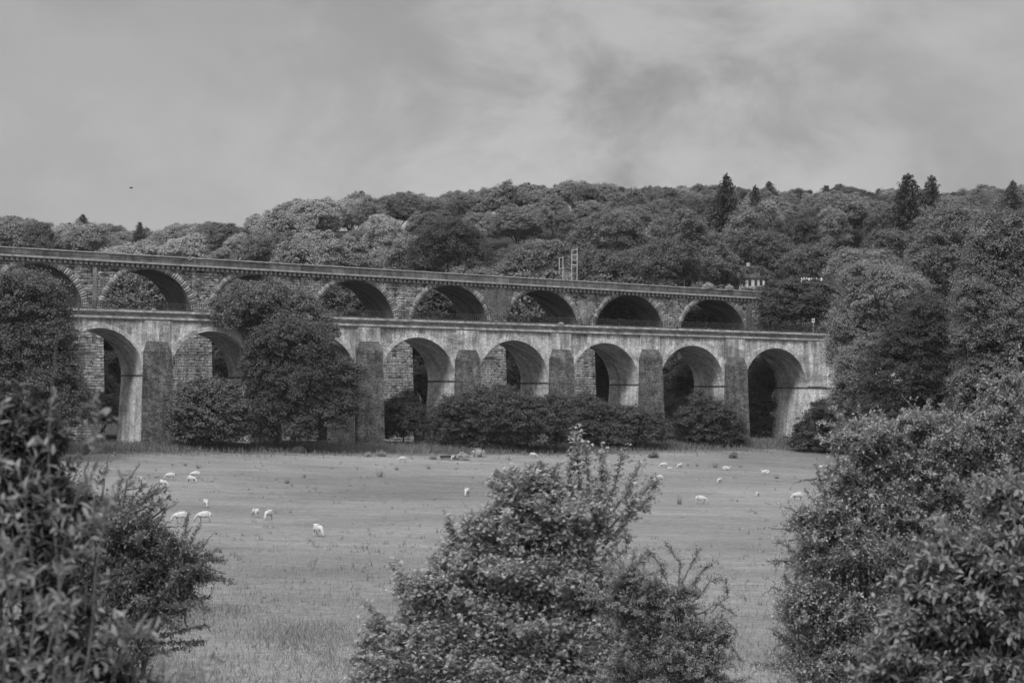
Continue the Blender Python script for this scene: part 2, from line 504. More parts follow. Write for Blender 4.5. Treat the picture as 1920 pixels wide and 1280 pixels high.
# railing along the towpath edge, one panel per bay of the railing
rl = empty('towpath_railing', (P0[0], P0[1], 0), AL)
tag(rl, 'dark iron railing with thin uprights running along the aqueduct edge', 'railing')
step = S / 3
k0, k1 = int((U0 + 4) // step), int(128 // step)
for k in range(k0, k1):
    a, b = k * step, (k + 1) * step
    mb = MB()
    mb.box(a + .05, b - .05, -.245, -.205, RZ + 1.08, RZ + 1.13)
    mb.box(a + .05, b - .05, -.245, -.205, RZ + .1, RZ + .14)
    n = 17
    for j in range(1, n):
        x = a + step * j / n
        mb.box(x - .034, x + .034, -.24, -.21, RZ + .14, RZ + 1.0 + (.08 if j % 2 else .22))
    mb.build('panel', M['iron'], rl)
    mb = MB(); mb.box(a - .045, a + .045, -.27, -.18, RZ, RZ + 1.3)
    mb.hexa([(a - .03, -.25, RZ + .02), (a + .03, -.25, RZ + .02), (a + .03, .45, RZ + .02), (a - .03, .45, RZ + .02),
             (a - .03, -.25, RZ + .7), (a + .03, -.25, RZ + .7), (a + .03, -.2, RZ + .7), (a - .03, -.2, RZ + .7)])
    mb.build('post', M['iron'], rl)

# ------------------------------------------------------------------ the railway viaduct behind it
DV, SV, R2, T2 = 22.0, 17.15, 7.03, 9.0
vc = [110.3 - SV * j for j in range(9)][::-1]
VU0, VU1 = vc[0] - SV / 2 - 20, 146.0
zs2 = lambda u: 12.95 - .0088 * (u - 110.3)
zt2 = lambda u: 23.3 - .0117 * (u + 15)                   # parapet top
VP = wp(0, DV)
vi = empty('railway_viaduct', (VP[0], VP[1], 0), AL)
tag(vi, 'tall rough stone railway viaduct with a dark parapet, rising behind the canal aqueduct', 'viaduct')
ztop = lambda u: zt2(u) - 1.95
mb = MB(); spandrel(mb, vc, R2, zs2, ztop, VU0, VU1, 0, T2, 30)
mb.build('spandrel_wall', M['vi'], vi)
rv = random.Random(5)
def tone_stone(name):
    k = NT(name); a = k.n('ShaderNodeAttribute', attribute_name='rnd'); tcn = k.n('ShaderNodeTexCoord')
    no = k.noise(tcn.outputs['Object'], 2.2, 5, .65)
    g = k.math('MULTIPLY', k.rng(a.outputs['Fac'], 0, 1, .13, .33), k.rng(no, .3, .7, .55, 1.4))
    return k.done(k.principled(g, .95, no, .8, .1, .1))
M['vous'] = tone_stone('voussoir_stone')
for c in vc:
    z0 = zs2(c)
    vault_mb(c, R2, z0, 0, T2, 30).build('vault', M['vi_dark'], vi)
    vs, fs, tn = [], [], []
    nb = 58
    for i in range(nb):
        t0, t1 = math.pi * (i + .012) / nb, math.pi * (i + .988) / nb
        p = .012 + .03 * rv.random(); ri, ro = R2 + .003, R2 + rv.choice((.85, .95, 1.0, 1.05))
        n = len(vs)
        vs += [(c + rr * math.cos(t), yy, z0 + rr * math.sin(t)) for yy in (-p, .1) for rr, t in ((ri, t0), (ri, t1), (ro, t1), (ro, t0))]
        fs += [[n + q for q in f] for f in ((3, 2, 1, 0), (4, 5, 6, 7), (0, 1, 5, 4), (1, 2, 6, 5), (2, 3, 7, 6), (3, 0, 4, 7))]
        tn += [rv.random() ** 1.1] * 6
    me = np_mesh('arch_ring', vs, fs, M['vous'], tn)
    link(bpy.data.objects.new('arch_ring', me), vi)
HV = (SV - 2 * R2) / 2
vp_u = [c - SV / 2 for c in vc] + [vc[-1] + SV / 2]
for i, u in enumerate(vp_u):
    q = wp(u, DV + 4); zb = min(gz(q[0], q[1]), -4) - 1; z1 = zs2(u) + (.02 if i else 0); b = .55
    x0, x1 = u - HV, u + HV
    if i == 0: x0 = VU0
    if i == len(vp_u) - 1: x1 = VU1
    mb = MB()
    mb.hexa([(x0 - b, -b, zb), (x1 + b, -b, zb), (x1 + b, T2 + b, zb), (x0 - b, T2 + b, zb),
             (x0, .004, z1), (x1, .004, z1), (x1, T2 - .004, z1), (x0, T2 - .004, z1)])
    mb.build('pier', M['vi_pier'], vi)
# end pilaster of the arcade
mb = MB(); u = vc[-1] + SV / 2
mb.box(u - 1.75, u - .55, -.22, -.003, -5, ztop(u) - .05); mb.build('pilaster', M['vi_patch'], vi)
mb = MB(); mb.box(u - .5, u + 1.9, -.4, -.003, -5, ztop(u) - .05); mb.build('pilaster', M['vi_pier'], vi)
for u in (vc[2] - SV / 2 + .2, vc[4] - SV / 2 - .6):
    mb = MB(); mb.box(u - .35, u + .25, -.12, -.003, 6, ztop(u) - .4); mb.build('drain_pipe', M['vi_dark'], vi)
# dark brick repair between two arches
cA, cB = vc[5], vc[6]
def arc_pts(c, ro, ts): return [(c + ro * math.cos(t), zs2(c) + ro * math.sin(t)) for t in ts]
ts = [math.radians(a) for a in (8, 16, 24, 32, 38)]
L = arc_pts(cA, R2 + .7, ts); Rr = arc_pts(cB, R2 + .75, [math.pi - t for t in ts])
poly = L + [(L[-1][0], ztop(cA) - .05), (Rr[-1][0] + .2, ztop(cA) - .05)] + Rr[::-1]
mb = MB(); mb.prism(poly[::-1], -.16, -.002); mb.build('brick_repair', M['vi_patch'], vi)
cA, cB = vc[6], vc[7]
ts = [math.radians(a) for a in (8, 18, 27, 34)]
L = arc_pts(cA, R2 + .9, ts); Rr = arc_pts(cB, R2 + 1.5, [math.pi - t for t in ts])
mb = MB(); mb.prism((L + [(L[-1][0] + .6, zs2(cA) + 5.6), (Rr[-1][0] - .3, zs2(cA) + 5.2)] + Rr[::-1])[::-1], -.12, -.002)
mb.build('brick_repair', masonry('mid_repair_brick', .3, .18, .2, .5, .3, .03, (.7, 1.25), .5, (.8, 1.15)), vi)
def sloped(mb, u0, u1, y0, y1, za, zb, n=1):
    mb.hexa([(u0, y0, za(u0)), (u1, y0, za(u1)), (u1, y1, za(u1)), (u0, y1, za(u0)),
             (u0, y0, zb(u0)), (u1, y0, zb(u1)), (u1, y1, zb(u1)), (u0, y1, zb(u0))])
mb = MB(); sloped(mb, VU0, VU1, -.12, .5, lambda u: zt2(u) - 1.12, lambda u: zt2(u) - .16)
sloped(mb, VU0, VU1, T2 - .5, T2 + .1, lambda u: zt2(u) - 1.12, lambda u: zt2(u) - .16)
mb.build('parapet', M['parapet'], vi)
mb = MB()
uu = VU0
while uu < VU1:                                           # coping in lengths, with open joints
    e = min(uu + 1.85, VU1); dz = rv.uniform(-.012, .012)
    sloped(mb, uu + .015, e - .015, -.22, .58, lambda u: zt2(u) - .157, lambda u: zt2(u) + dz); uu += 1.85
mb.build('coping', M['coping'], vi)
mb = MB(); sloped(mb, VU0, VU1, -.5, T2 + .4, lambda u: zt2(u) - 1.38, lambda u: zt2(u) - 1.123)
mb.build('cornice', M['coping'], vi)
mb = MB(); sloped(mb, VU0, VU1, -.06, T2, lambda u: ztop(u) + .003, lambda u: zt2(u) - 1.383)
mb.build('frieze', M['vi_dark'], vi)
mb = MB(); uu = VU0
while uu < VU1:
    sloped(mb, uu, uu + .42, -.36, -.05, lambda u: ztop(u) + .02, lambda u: zt2(u) - 1.385); uu += .8
mb.build('corbel_table', M['corbel'], vi)

# round plate on the parapet
def on_viaduct(px, py, off=-.2):
    r = ray(px, py); O = P0 + N2 * (DV + off)
    A = np.array([[r[0], -D2[0]], [r[1], -D2[1]]]); t, uu_ = np.linalg.solve(A, O)
    return r * t
p = on_viaduct(356, 484)
def disc_mb(r0, r1, y0, y1, n=20):
    mb = MB()
    if r0 <= 0:
        mb.prism([(r1 * math.cos(2 * math.pi * i / n), r1 * math.sin(2 * math.pi * i / n)) for i in range(n)], y0, y1)
    else:
        for i in range(n):
            a, b = 2 * math.pi * i / n, 2 * math.pi * (i + 1) / n
            mb.hexa([(r0 * math.cos(a), y0, r0 * math.sin(a)), (r1 * math.cos(a), y0, r1 * math.sin(a)), (r1 * math.cos(a), y1, r1 * math.sin(a)), (r0 * math.cos(a), y1, r0 * math.sin(a)),
                     (r0 * math.cos(b), y0, r0 * math.sin(b)), (r1 * math.cos(b), y0, r1 * math.sin(b)), (r1 * math.cos(b), y1, r1 * math.sin(b)), (r0 * math.cos(b), y1, r0 * math.sin(b))])
    return mb
sg = empty('round_sign', p, AL)
tag(sg, 'small round sign with a white rim fixed to the viaduct parapet', 'sign')
disc_mb(0, .2, -.02, .03).build('plate', M['iron'], sg)
disc_mb(.2, .31, -.05, .03).build('rim', M['coping'], sg)

# ------------------------------------------------------------------ foliage
def unit(a): return a / (np.linalg.norm(a, axis=-1, keepdims=True) + 1e-9)
def rdir(rg, n): return unit(rg.normal(size=(n, 3)))

def leaf_quads(P, Nn, Dd, L, W, fold=0.15, shape=4):
    """leaf blades: base at P, pointing along Dd, facing Nn"""
    Dd = unit(Dd); Sd = unit(np.cross(Dd, Nn)); Nn = np.cross(Sd, Dd)
    L = L[:, None]; W = W[:, None]; n = len(P)
    if shape == 4:
        a = P; b = P + Dd * L * .5 + Sd * W * .5 + Nn * W * fold; c = P + Dd * L; d = P + Dd * L * .5 - Sd * W * .5 + Nn * W * fold
        V = np.stack([a, b, c, d], 1).reshape(-1, 3)
        i = np.arange(n)[:, None] * 4
        T = np.stack([i + [0, 1, 2], i + [0, 2, 3]], 1).reshape(-1, 3)
        return V, T, 2
    a = P; m = P + Dd * L * .52 - Nn * W * .05; c = P + Dd * L - Nn * L * .12
    b1 = P + Dd * L * .28 + Sd * W * .42 + Nn * W * fold; b2 = P + Dd * L * .66 + Sd * W * .42 + Nn * W * fold * .7
    d1 = P + Dd * L * .28 - Sd * W * .42 + Nn * W * fold; d2 = P + Dd * L * .66 - Sd * W * .42 + Nn * W * fold * .7
    V = np.stack([a, b1, b2, c, d2, d1, m], 1).reshape(-1, 3)
    i = np.arange(n)[:, None] * 7
    T = np.stack([i + t for t in ([0, 1, 6], [1, 2, 6], [2, 3, 6], [3, 4, 6], [4, 5, 6], [5, 0, 6])], 1).reshape(-1, 3)
    return V, T, 6

def crown_mesh(name, lobes, sub_r, leaf, seed, cover=2.6, mat=None, flat=.75, aspect=.75, droop=.2, under=-.55):
    """lobes = [(centre, radii)]; clumps of leaves over each lobe's surface, leaves over each clump"""
    rg = np.random.default_rng(seed); Vs, Ts, Rs, n0 = [], [], [], 0
    for c, r in lobes:
        c = np.array(c, float); r = np.array(r, float)
        area = 4 * math.pi * ((r[0] * r[1]) ** 1.6 / 3 + (r[0] * r[2]) ** 1.6 / 3 + (r[1] * r[2]) ** 1.6 / 3) ** (1 / 1.6)
        sr = min(sub_r, .55 * r.min())
        ns = max(6, int(area * 1.0 / (sr * sr * 1.6)))
        d = rdir(rg, int(ns * 1.6)); d = d[d[:, 2] > under][:ns]; ns = len(d)
        depth = 1 - np.abs(rg.normal(0, .2, ns)); depth += (rg.random(ns) < .25) * rg.uniform(.02, .3, ns)
        C = c + d * r * depth[:, None]
        R = sr * rg.uniform(.45, 1.4, ns)
        tone = rg.normal(0, .16, ns)
        k = max(4, int(cover * area / ns / (leaf * leaf * aspect * .5)))
        dd = rdir(rg, ns * k).reshape(ns, k, 3)
        rad = rg.uniform(.35, 1.0, (ns, k, 1)) ** .6
        stray = 1 + (rg.random((ns, k, 1)) < .2) * rg.uniform(.1, .9, (ns, k, 1))
        off = dd * rad * stray * R[:, None, None]
        dh = unit(d * np.array([1, 1, .25]))[:, None, :]      # boughs reach outwards and lie flatter than they are wide
        off = off + dh * np.sum(off * dh, -1, keepdims=True) * .55
        off[:, :, 2] *= flat
        off[:, :, 2] -= .22 * np.abs(np.sum(off * dh, -1))
        P = (C[:, None, :] + off).reshape(-1, 3)
        Nn = (dd * .5 + d[:, None, :] * .3 + np.array([0, 0, .75]) + rg.normal(0, .32, (ns, k, 3))).reshape(-1, 3)
        Nn = unit(Nn)
        Dd = unit(np.cross(Nn, rdir(rg, len(Nn)))) + np.array([0, 0, -droop])
        L = leaf * rg.uniform(.6, 1.35, len(P)); W = L * aspect * rg.uniform(.8, 1.2, len(P))
        v, t, per = leaf_quads(P - unit(Dd) * L[:, None] * .5, Nn, Dd, L, W, .1)
        Vs.append(v); Ts.append(t + n0); n0 += len(v)
        rnd = np.clip(.5 + np.repeat(tone, k) + rg.normal(0, .14, len(P)), 0, 1)
        Rs.append(np.repeat(rnd, per))
    return np_mesh(name, np.concatenate(Vs), np.concatenate(Ts), mat or M['leaf'], np.concatenate(Rs))

def trunk_mesh(name, base, lobes, r, seed, mat=None, fork=.35):
    rg = random.Random(seed); mb = MB()
    base = np.array(base, float)
    top = np.mean([np.array(c) for c, _ in lobes], 0)
    f = base + (top - base) * fork
    f[0] += rg.uniform(-.3, .3) * r; sw = np.array([rg.uniform(-1, 1), rg.uniform(-1, 1), 0]) * r
    mb.tube([base - [0, 0, .4], base + (f - base) * .06, base + (f - base) * .5 + sw, f], [r * 1.7, r * 1.2, r * .95, r * .85], 9)
    for c, rr in lobes:
        c = np.array(c, float)
        m1_ = f + (c - f) * .4 + np.array([rg.uniform(-.1, .1), rg.uniform(-.1, .1), .12]) * np.linalg.norm(c - f)
        mb.tube([f - [0, 0, r * .5], m1_, c], [r * .6, r * .36, r * .16], 6)
        for q in range(3):
            e = c + np.array([rg.uniform(-.8, .8), rg.uniform(-.8, .8), rg.uniform(-.2, .8)]) * np.array(rr)
            mb.tube([m1_ + (c - m1_) * rg.random(), (c + e) / 2 + np.array([0, 0, .08 * rr[2]]), e], [r * .2, r * .12, r * .04], 5)
    me = bpy.data.meshes.new(name); me.from_pydata(mb.v, [], mb.f); me.materials.append(mat or M['bark']); me.update()
    return me

def auto_lobes(R, H, seed, n=9, base=.32):
    """a broad-leaved crown of radius R and height H, as rounded boughs round a dome"""
    rg = random.Random(seed); out = []
    zc = H * (base + (1 - base) * .45); hz = H * (1 - base) * .5
    out.append(((0, 0, zc), (R * .62, R * .62, hz * .8)))
    for i in range(n):
        a = 2 * math.pi * (i + rg.uniform(-.3, .3)) / n * 1.618 * 2
        t = (i + .5) / n
        el = -.35 + 1.45 * t
        rr = R * rg.uniform(.34, .5)
        dd_ = np.array([math.cos(a) * math.cos(el), math.sin(a) * math.cos(el), math.sin(el)])
        c = (dd_[0] * (R - rr * .8), dd_[1] * (R - rr * .8), zc + dd_[2] * (hz - rr * .45))
        out.append((c, (rr, rr, rr * rg.uniform(.7, .95))))
    return out

LEAF = 2.4
def tone(o, g): o.color = (g * LEAF, g * LEAF, g * LEAF, 1); return o
def put(me, name, parent=None, loc=None, g=None):
    o = link(bpy.data.objects.new(name, me), parent)
    if loc is not None: o.location = loc
    if g is not None: tone(o, g)
    return o

def roughen(lobes, n, lo, hi, seed, d0=.8, d1=1.02):
    """smaller boughs standing out of the bigger ones, so that no outline stays smooth"""
    rg = np.random.default_rng(seed + 1000); out = list(lobes)
    for c, r in lobes:
        c = np.array(c); r = np.array(r)
        for d in rdir(rg, n):
            if d[2] < -.35: d[2] = -d[2]
            s = rg.uniform(lo, hi)
            out.append((tuple(c + d * r * rg.uniform(d0, d1)), tuple(np.full(3, r.mean() * s) * (1, 1, rg.uniform(.7, 1)))))
    return out

def px_lobes(base, Y, L):
    """lobes measured on the photograph, set at their own distance and real size; (px, py, rx, ry[, forward shift in m, depth radius in px])"""
    out = []
    for l in L:
        px, py, rx, ry = l[:4]; dy = l[4] if len(l) > 4 else 0.0; rd = l[5] if len(l) > 5 else (rx + ry) / 2
        y = Y + dy; p = at(px, py, y) - np.array(base); k = y / F
        out.append((tuple(p), (rx * k, rd * k, ry * k)))
    return out

def tree_px(name, label, cat, Y, base_px, L, g, seed, sub=.9, leaf=.38, cover=2.6, trunk=.3, group=None, flat=.75, aspect=.75, under=-.55, fork=.35, base_at=None):
    b = at(base_px, 800, Y); z = gz(b[0], b[1]); base = (b[0], b[1], z)
    lob = px_lobes(base, Y, L)
    e = empty(name, base); tag(e, label, cat, group)
    put(crown_mesh('crown', roughen(lob, 6, .2, .42, seed), sub * .75, leaf * .66, seed, cover * .7, flat=flat, aspect=aspect, under=under), 'crown', e, g=g)
    put(trunk_mesh('trunk', (0, 0, 0), lob, trunk, seed, fork=fork), 'trunk', e)
    return e
# ------------------------------------------------------------------ trees in front of and beside the arches
tree_px('broadleaf_tree', 'grey topped tree rising over the aqueduct deck behind the tall dark tree, left of centre', 'tree', 322, 520,
    [(490, 566, 62, 38), (432, 594, 36, 34), (575, 602, 46, 36), (520, 610, 60, 34), (462, 548, 26, 20), (560, 568, 28, 24), (505, 545, 34, 18), (612, 622, 22, 22), (410, 575, 18, 18)],
    .06, 10, .9, .34, 1.9, .3)
tree_px('broadleaf_tree', 'tall dark ragged tree hiding an arch of the aqueduct, left of centre', 'tree', 316, 545,
    [(530, 642, 60, 40), (585, 655, 40, 42), (640, 697, 34, 28), (560, 715, 70, 50), (482, 660, 24, 32), (668, 705, 20, 18),
     (510, 768, 46, 50), (600, 775, 52, 46), (490, 705, 28, 48), (545, 803, 66, 26), (640, 755, 26, 38), (560, 625, 34, 24), (655, 738, 15, 24)],
    .038, 11, .95, .34, 2.3, .4, flat=.7)
tree_px('broadleaf_tree', 'rounded leafy bush tree in front of a pier, left of the tall dark tree', 'tree', 312, 392,
    [(390, 772, 70, 52), (350, 792, 38, 40), (440, 790, 36, 42), (402, 738, 45, 28), (400, 812, 60, 22)], .052, 12, .8, .4, 2.6, .25, flat=.6)
tree_px('bush', 'broad dark bush at the foot of two aqueduct arches, widest in the row', 'bush', 336, 940,
    [(880, 790, 68, 54), (960, 782, 72, 50), (1028, 792, 46, 52), (850, 812, 42, 36), (925, 748, 55, 22), (1000, 815, 60, 33), (900, 822, 80, 26)],
    .036, 13, .8, .32, 2.8, .2, flat=.6)
tree_px('bush', 'dark bush right of the broadest one, under the third arch from the right', 'bush', 346, 1150,
    [(1110, 790, 52, 45), (1180, 800, 48, 40), (1222, 806, 32, 36), (1092, 762, 32, 22), (1150, 815, 70, 26)], .038, 14, .75, .32, 2.8, .2, flat=.6)
tree_px('bush', 'round dark bush between the two arches nearest the right end', 'bush', 355, 1330,
    [(1330, 795, 56, 48), (1302, 806, 32, 38), (1362, 812, 32, 34), (1330, 822, 50, 22)], .036, 15, .75, .32, 2.8, .2, flat=.6)
tree_px('bush', 'small bush standing inside the arch right of the tall dark tree', 'bush', 342, 757,
    [(755, 785, 40, 44), (735, 802, 26, 32), (780, 795, 22, 38)], .034, 16, .7, .32, 2.6, .15)
tree_px('broadleaf_tree', 'mid grey leafy tree over the left end of the aqueduct', 'tree', 285, 30,
    [(45, 560, 80, 52), (-25, 580, 70, 60), (90, 630, 52, 60), (30, 650, 90, 60), (105, 700, 45, 55), (40, 740, 100, 60), (-20, 690, 70, 80), (80, 580, 45, 45), (120, 770, 60, 50)],
    .046, 17, 1.0, .36, 2.7, .4)
tree_px('broadleaf_tree', 'dark spreading tree hiding the right end of the viaduct parapet', 'tree', 391, 1505,
    [(1500, 572, 72, 42), (1452, 590, 30, 36), (1560, 580, 45, 45), (1510, 608, 70, 22), (1470, 556, 35, 22), (1535, 550, 40, 25)], .034, 18, 1.1, .42, 2.7, .35, flat=.55)
tree_px('broadleaf_tree', 'pale feathery tree covering the right end of the aqueduct deck', 'tree', 345, 1640,
    [(1640, 562, 72, 52), (1600, 622, 48, 50), (1680, 540, 60, 42), (1582, 660, 30, 36), (1655, 650, 55, 60), (1620, 520, 40, 25)], .095, 19, 1.0, .33, 2.6, .35)
tree_px('broadleaf_tree', 'large dark tree with layered boughs in the wood right of the aqueduct', 'tree', 326, 1760,
    [(1760, 622, 88, 66), (1700, 700, 78, 78), (1800, 722, 88, 80), (1680, 785, 78, 58), (1790, 805, 88, 58), (1850, 660, 60, 60), (1720, 640, 60, 50)],
    .027, 20, 1.1, .36, 2.7, .45, flat=.5)
tree_px('broadleaf_tree', 'small pale tree against the large dark one, above the low bush', 'tree', 334, 1602,
    [(1604, 702, 38, 52), (1592, 752, 36, 36), (1620, 660, 25, 25), (1632, 770, 30, 30)], .085, 21, .75, .3, 2.6, .2)
tree_px('bush', 'low dark bush leaning over the last pier at the right', 'bush', 352, 1545,
    [(1545, 800, 46, 42), (1520, 825, 40, 22), (1572, 782, 34, 40), (1580, 825, 50, 25)], .034, 22, .75, .32, 2.7, .2, flat=.6)
tree_px('broadleaf_tree', 'pale rounded tree above the dark one at the viaduct end', 'tree', 430, 1620,
    [(1622, 500, 58, 34), (1582, 512, 34, 24), (1660, 512, 34, 26)], .098, 23, 1.0, .4, 2.5, .35)
tree_px('broadleaf_tree', 'big domed pale tree high on the right below the skyline firs', 'tree', 425, 1790,
    [(1790, 424, 70, 44), (1760, 455, 48, 40), (1838, 445, 44, 44), (1800, 480, 80, 45), (1740, 490, 40, 35)], .082, 24, 1.1, .4, 2.5, .4)
tree_px('broadleaf_tree', 'leafy tree at the right edge rising above the wood', 'tree', 250, 1890,
    [(1890, 452, 66, 56), (1880, 540, 70, 60), (1935, 500, 60, 80), (1848, 505, 40, 40), (1850, 590, 60, 60), (1930, 620, 80, 80)], .07, 25, .85, .3, 2.7, .4)
tree_px('broadleaf_tree', 'nearer small leaved tree at the right edge above the hawthorn', 'tree', 75, 1890,
    [(1895, 610, 55, 60), (1905, 700, 62, 75), (1870, 790, 60, 60), (1910, 880, 80, 80), (1850, 700, 30, 40), (1825, 560, 34, 36), (1820, 640, 30, 30), (1815, 735, 34, 55)], .07, 26, .2, .085, 2.6, .14)
tree_px('broadleaf_tree', 'dark tree filling the view through the second aqueduct arch from the right', 'tree', 379, 1280,
    [(1268, 700, 34, 44), (1290, 670, 28, 34), (1262, 760, 34, 44), (1300, 730, 26, 40)], .04, 28, .9, .36, 2.6, .25)
tree_px('broadleaf_tree', 'dark tree filling the view through the rightmost aqueduct arch', 'tree', 383, 1425,
    [(1425, 706, 30, 42), (1440, 690, 24, 34), (1418, 760, 28, 46), (1445, 745, 22, 40), (1425, 805, 34, 30)], .042, 29, .9, .36, 2.4, .25)
# wood just behind and above the viaduct
for lab, Y, bx, L, g in (
    ('low broad bush of even tone above the parapet over the seventh viaduct arch', 428, 1190, [(1190, 502, 95, 32), (1250, 490, 60, 34), (1130, 512, 50, 24)], .05),
    ('pale billowing tree left of the ladder frames above the parapet', 430, 1010, [(1010, 487, 48, 34), (972, 502, 34, 24), (1043, 472, 26, 22)], .074),
    ('small pale tree over the eighth viaduct arch', 432, 1325, [(1310, 507, 42, 24), (1350, 500, 38, 30)], .064),
    ('dark rounded tree above the white house', 470, 1430, [(1440, 482, 58, 40), (1400, 470, 38, 38), (1470, 495, 30, 25)], .05),
    ('mid grey tree between the white house and the white paling', 446, 1522, [(1522, 487, 42, 30), (1490, 500, 30, 22)], .06),
    ('isolated ball shaped tree on the right of the hill with a dark underside', 462, 1666, [(1666, 455, 31, 27), (1666, 475, 24, 16)], .056),
    ('tall pale tree standing in front of the tallest fir', 480, 1398, [(1402, 418, 30, 32), (1392, 452, 32, 40), (1412, 475, 30, 30)], .098),
    ('pale domed tree on mid slope above the sixth arch', 480, 1140, [(1140, 436, 52, 42), (1180, 470, 38, 30), (1102, 458, 34, 34)], .072),
    ('darkest broad tree in the middle of the hillside', 490, 842, [(842, 452, 60, 42), (802, 482, 38, 36), (882, 482, 44, 30)], .034),
    ('pale pair of domes joined in one tree left of the tallest fir', 475, 1285, [(1270, 440, 50, 45), (1312, 465, 38, 34)], .07),
):
    tree_px('broadleaf_tree', lab, 'tree', Y, bx, L, g, int(bx), 1.05, .42, 2.5, .35, group='trees on the slope just above the viaduct')

# ------------------------------------------------------------------ copies of a few model trees: behind the arches and over the hill
kinds = []
for i in range(11):
    R = (6.2, 7.0, 7.6, 6.6, 8.2, 5.6, 7.2, 4.6, 9.2, 5.2, 6.4)[i]; H = (14, 16, 15, 17, 16, 13, 18, 17, 15, 19, 13)[i]
    lob = auto_lobes(R, H, 100 + i, n=(9, 11, 10, 12, 13, 8, 11, 10, 18, 13, 7)[i], base=(.25, .3, .2, .3, .22, .2, .35, .15, .3, .1, .3)[i])
    kinds.append((R, H, crown_mesh('crown', roughen(lob, 6, .2, .48, i, .8, 1.15), (.75, .6, .9, .7, .8, .55, .85, .5, 1.0, .6, .8)[i], (.29, .24, .34, .27, .3, .22, .36, .22, .36, .25, .3)[i], 200 + i, (1.9, 1.6, 1.9, 1.5, 1.8, 1.7, 1.6, 1.4, 1.8, 1.5, 1.7)[i], under=-.4, flat=(.75, .6, .9, .7, .5, .8, .6, .9, .55, 1.0, .7)[i], droop=(.2, .6, .1, .4, .2, .3, .7, .5, .2, .6, .3)[i]), trunk_mesh('trunk', (0, 0, 0), lob, .33, 300 + i)))
def plant(i, x, y, s, g, rz, name='broadleaf_tree'):
    R, H, cm, tm = kinds[i]
    e = empty(name, (x, y, gz(x, y) - .3), rz); e.scale = (s, s, s)
    put(cm, 'crown', e, g=g); put(tm, 'trunk', e)
    return e
rr = random.Random(77)
ORD = ['first', 'second', 'third', 'fourth', 'fifth', 'sixth', 'seventh', 'eighth', 'ninth', 'tenth', 'eleventh', 'twelfth', 'thirteenth', 'fourteenth', 'fifteenth', 'sixteenth']
# seen through the viaduct's own arches
for k, (g, s, dv, du) in enumerate(((.062, 1.75, 22, 9), (.066, 1.65, 20, 9), (.05, 1.7, 20, 10), (.034, 1.6, 22, 11), (.036, 1.7, 18, 11), (.062, 1.6, 16, 10), (.05, 1.65, 9, 8), (.05, 1.65, 9, 8))):
    q = wp(vc[k + 1] + du - 1, DV + T2 + dv)
    e = plant((1, 3, 2, 4, 1, 6, 4, 2)[k], q[0], q[1], s, g, k * 1.3)
    tag(e, '%s tree seen through the %s railway viaduct arch from the left' % ('dark' if g < .04 else 'pale' if g > .055 else 'grey', ORD[k]), 'tree', 'trees right behind the viaduct')
    q = wp(vc[k + 1] + du + 8.5, DV + T2 + dv + 3)
    e = plant((3, 2, 4, 6, 1, 2, 3, 1)[k], q[0], q[1], s * .95, g * .9, k * 2.1)
    tag(e, '%s tree behind the viaduct, right of the one in its %s arch' % ('dark' if g < .04 else 'pale' if g > .055 else 'grey', ORD[k]), 'tree', 'trees right behind the viaduct')
# low dark growth seen below, through the aqueduct's arches
for k in range(14):
    u = -18 + k * 10.2 + rr.uniform(-2, 2); q = wp(u, 40 + rr.uniform(-5, 4))
    e = plant(rr.randrange(7), q[0], q[1], rr.uniform(.72, .85), .045, rr.random() * 6, 'low_tree')
    tag(e, 'low dark tree beyond the piers, seen through the aqueduct arches, %s from the left' % ORD[k], 'tree', 'low trees beyond the piers')
for k, c in enumerate(arches[1:]):
    q = wp(c + 5.6 + rr.uniform(-1, 1), 12.5 + rr.uniform(-1, 1.5))
    e = plant(rr.randrange(7), q[0], q[1], rr.uniform(.38, .46), .055, rr.random() * 6, 'bush')
    tag(e, 'dark bush between the two bridges, behind the %s aqueduct arch from the left' % ORD[k], 'bush', 'bushes between the two bridges')

def conifer_mesh(name, H, R, seed, leaf=.42):
    rg = np.random.default_rng(seed); P, Nn, Dd = [], [], []
    nb = 300
    for i in range(nb):
        t = .16 + .84 * (i + rg.random()) / nb
        a = i * 2.39996 + rg.normal(0, .2)
        l = R * (1 - t) ** .8 * rg.uniform(.3, 1.25) * (1 + .22 * math.sin(a + seed)) + .15
        d = np.array([math.cos(a), math.sin(a), 0]); z = t * H
        m = max(3, int(l / .2))
        for j in range(m):
            s = (j + .5) / m
            p = d * l * s + np.array([0, 0, z - l * (.35 * s - .18 * s * s)])
            for q in range(3):
                P.append(p + rg.normal(0, .13, 3) * (1, 1, .6)); Nn.append(np.array([0, 0, 1]) + rg.normal(0, .45, 3))
                Dd.append(d * .8 + rg.normal(0, .5, 3) + np.array([0, 0, -.25]))
    P, Nn, Dd = np.array(P), np.array(Nn), np.array(Dd)
    L = leaf * rg.uniform(.7, 1.5, len(P))
    v, t, per = leaf_quads(P, unit(Nn), Dd, L, L * .5, .05)
    return np_mesh(name, v, t, M['leaf'], np.repeat(rg.random(len(P)) * .7 + .1, per))
def pole_mesh(name, H, r):
    mb = MB(); mb.tube([(0, 0, -.4), (0, 0, H * .5), (0, 0, H * .97)], [r, r * .6, r * .1], 7)
    me = bpy.data.meshes.new(name); me.from_pydata(mb.v, [], mb.f); me.materials.append(M['bark']); me.update(); return me
con = [(conifer_mesh('crown', 20, 12.5, 1, .5), pole_mesh('trunk', 20, .3), 20), (conifer_mesh('crown', 18, 9.5, 2, .5), pole_mesh('trunk', 18, .25), 18)]
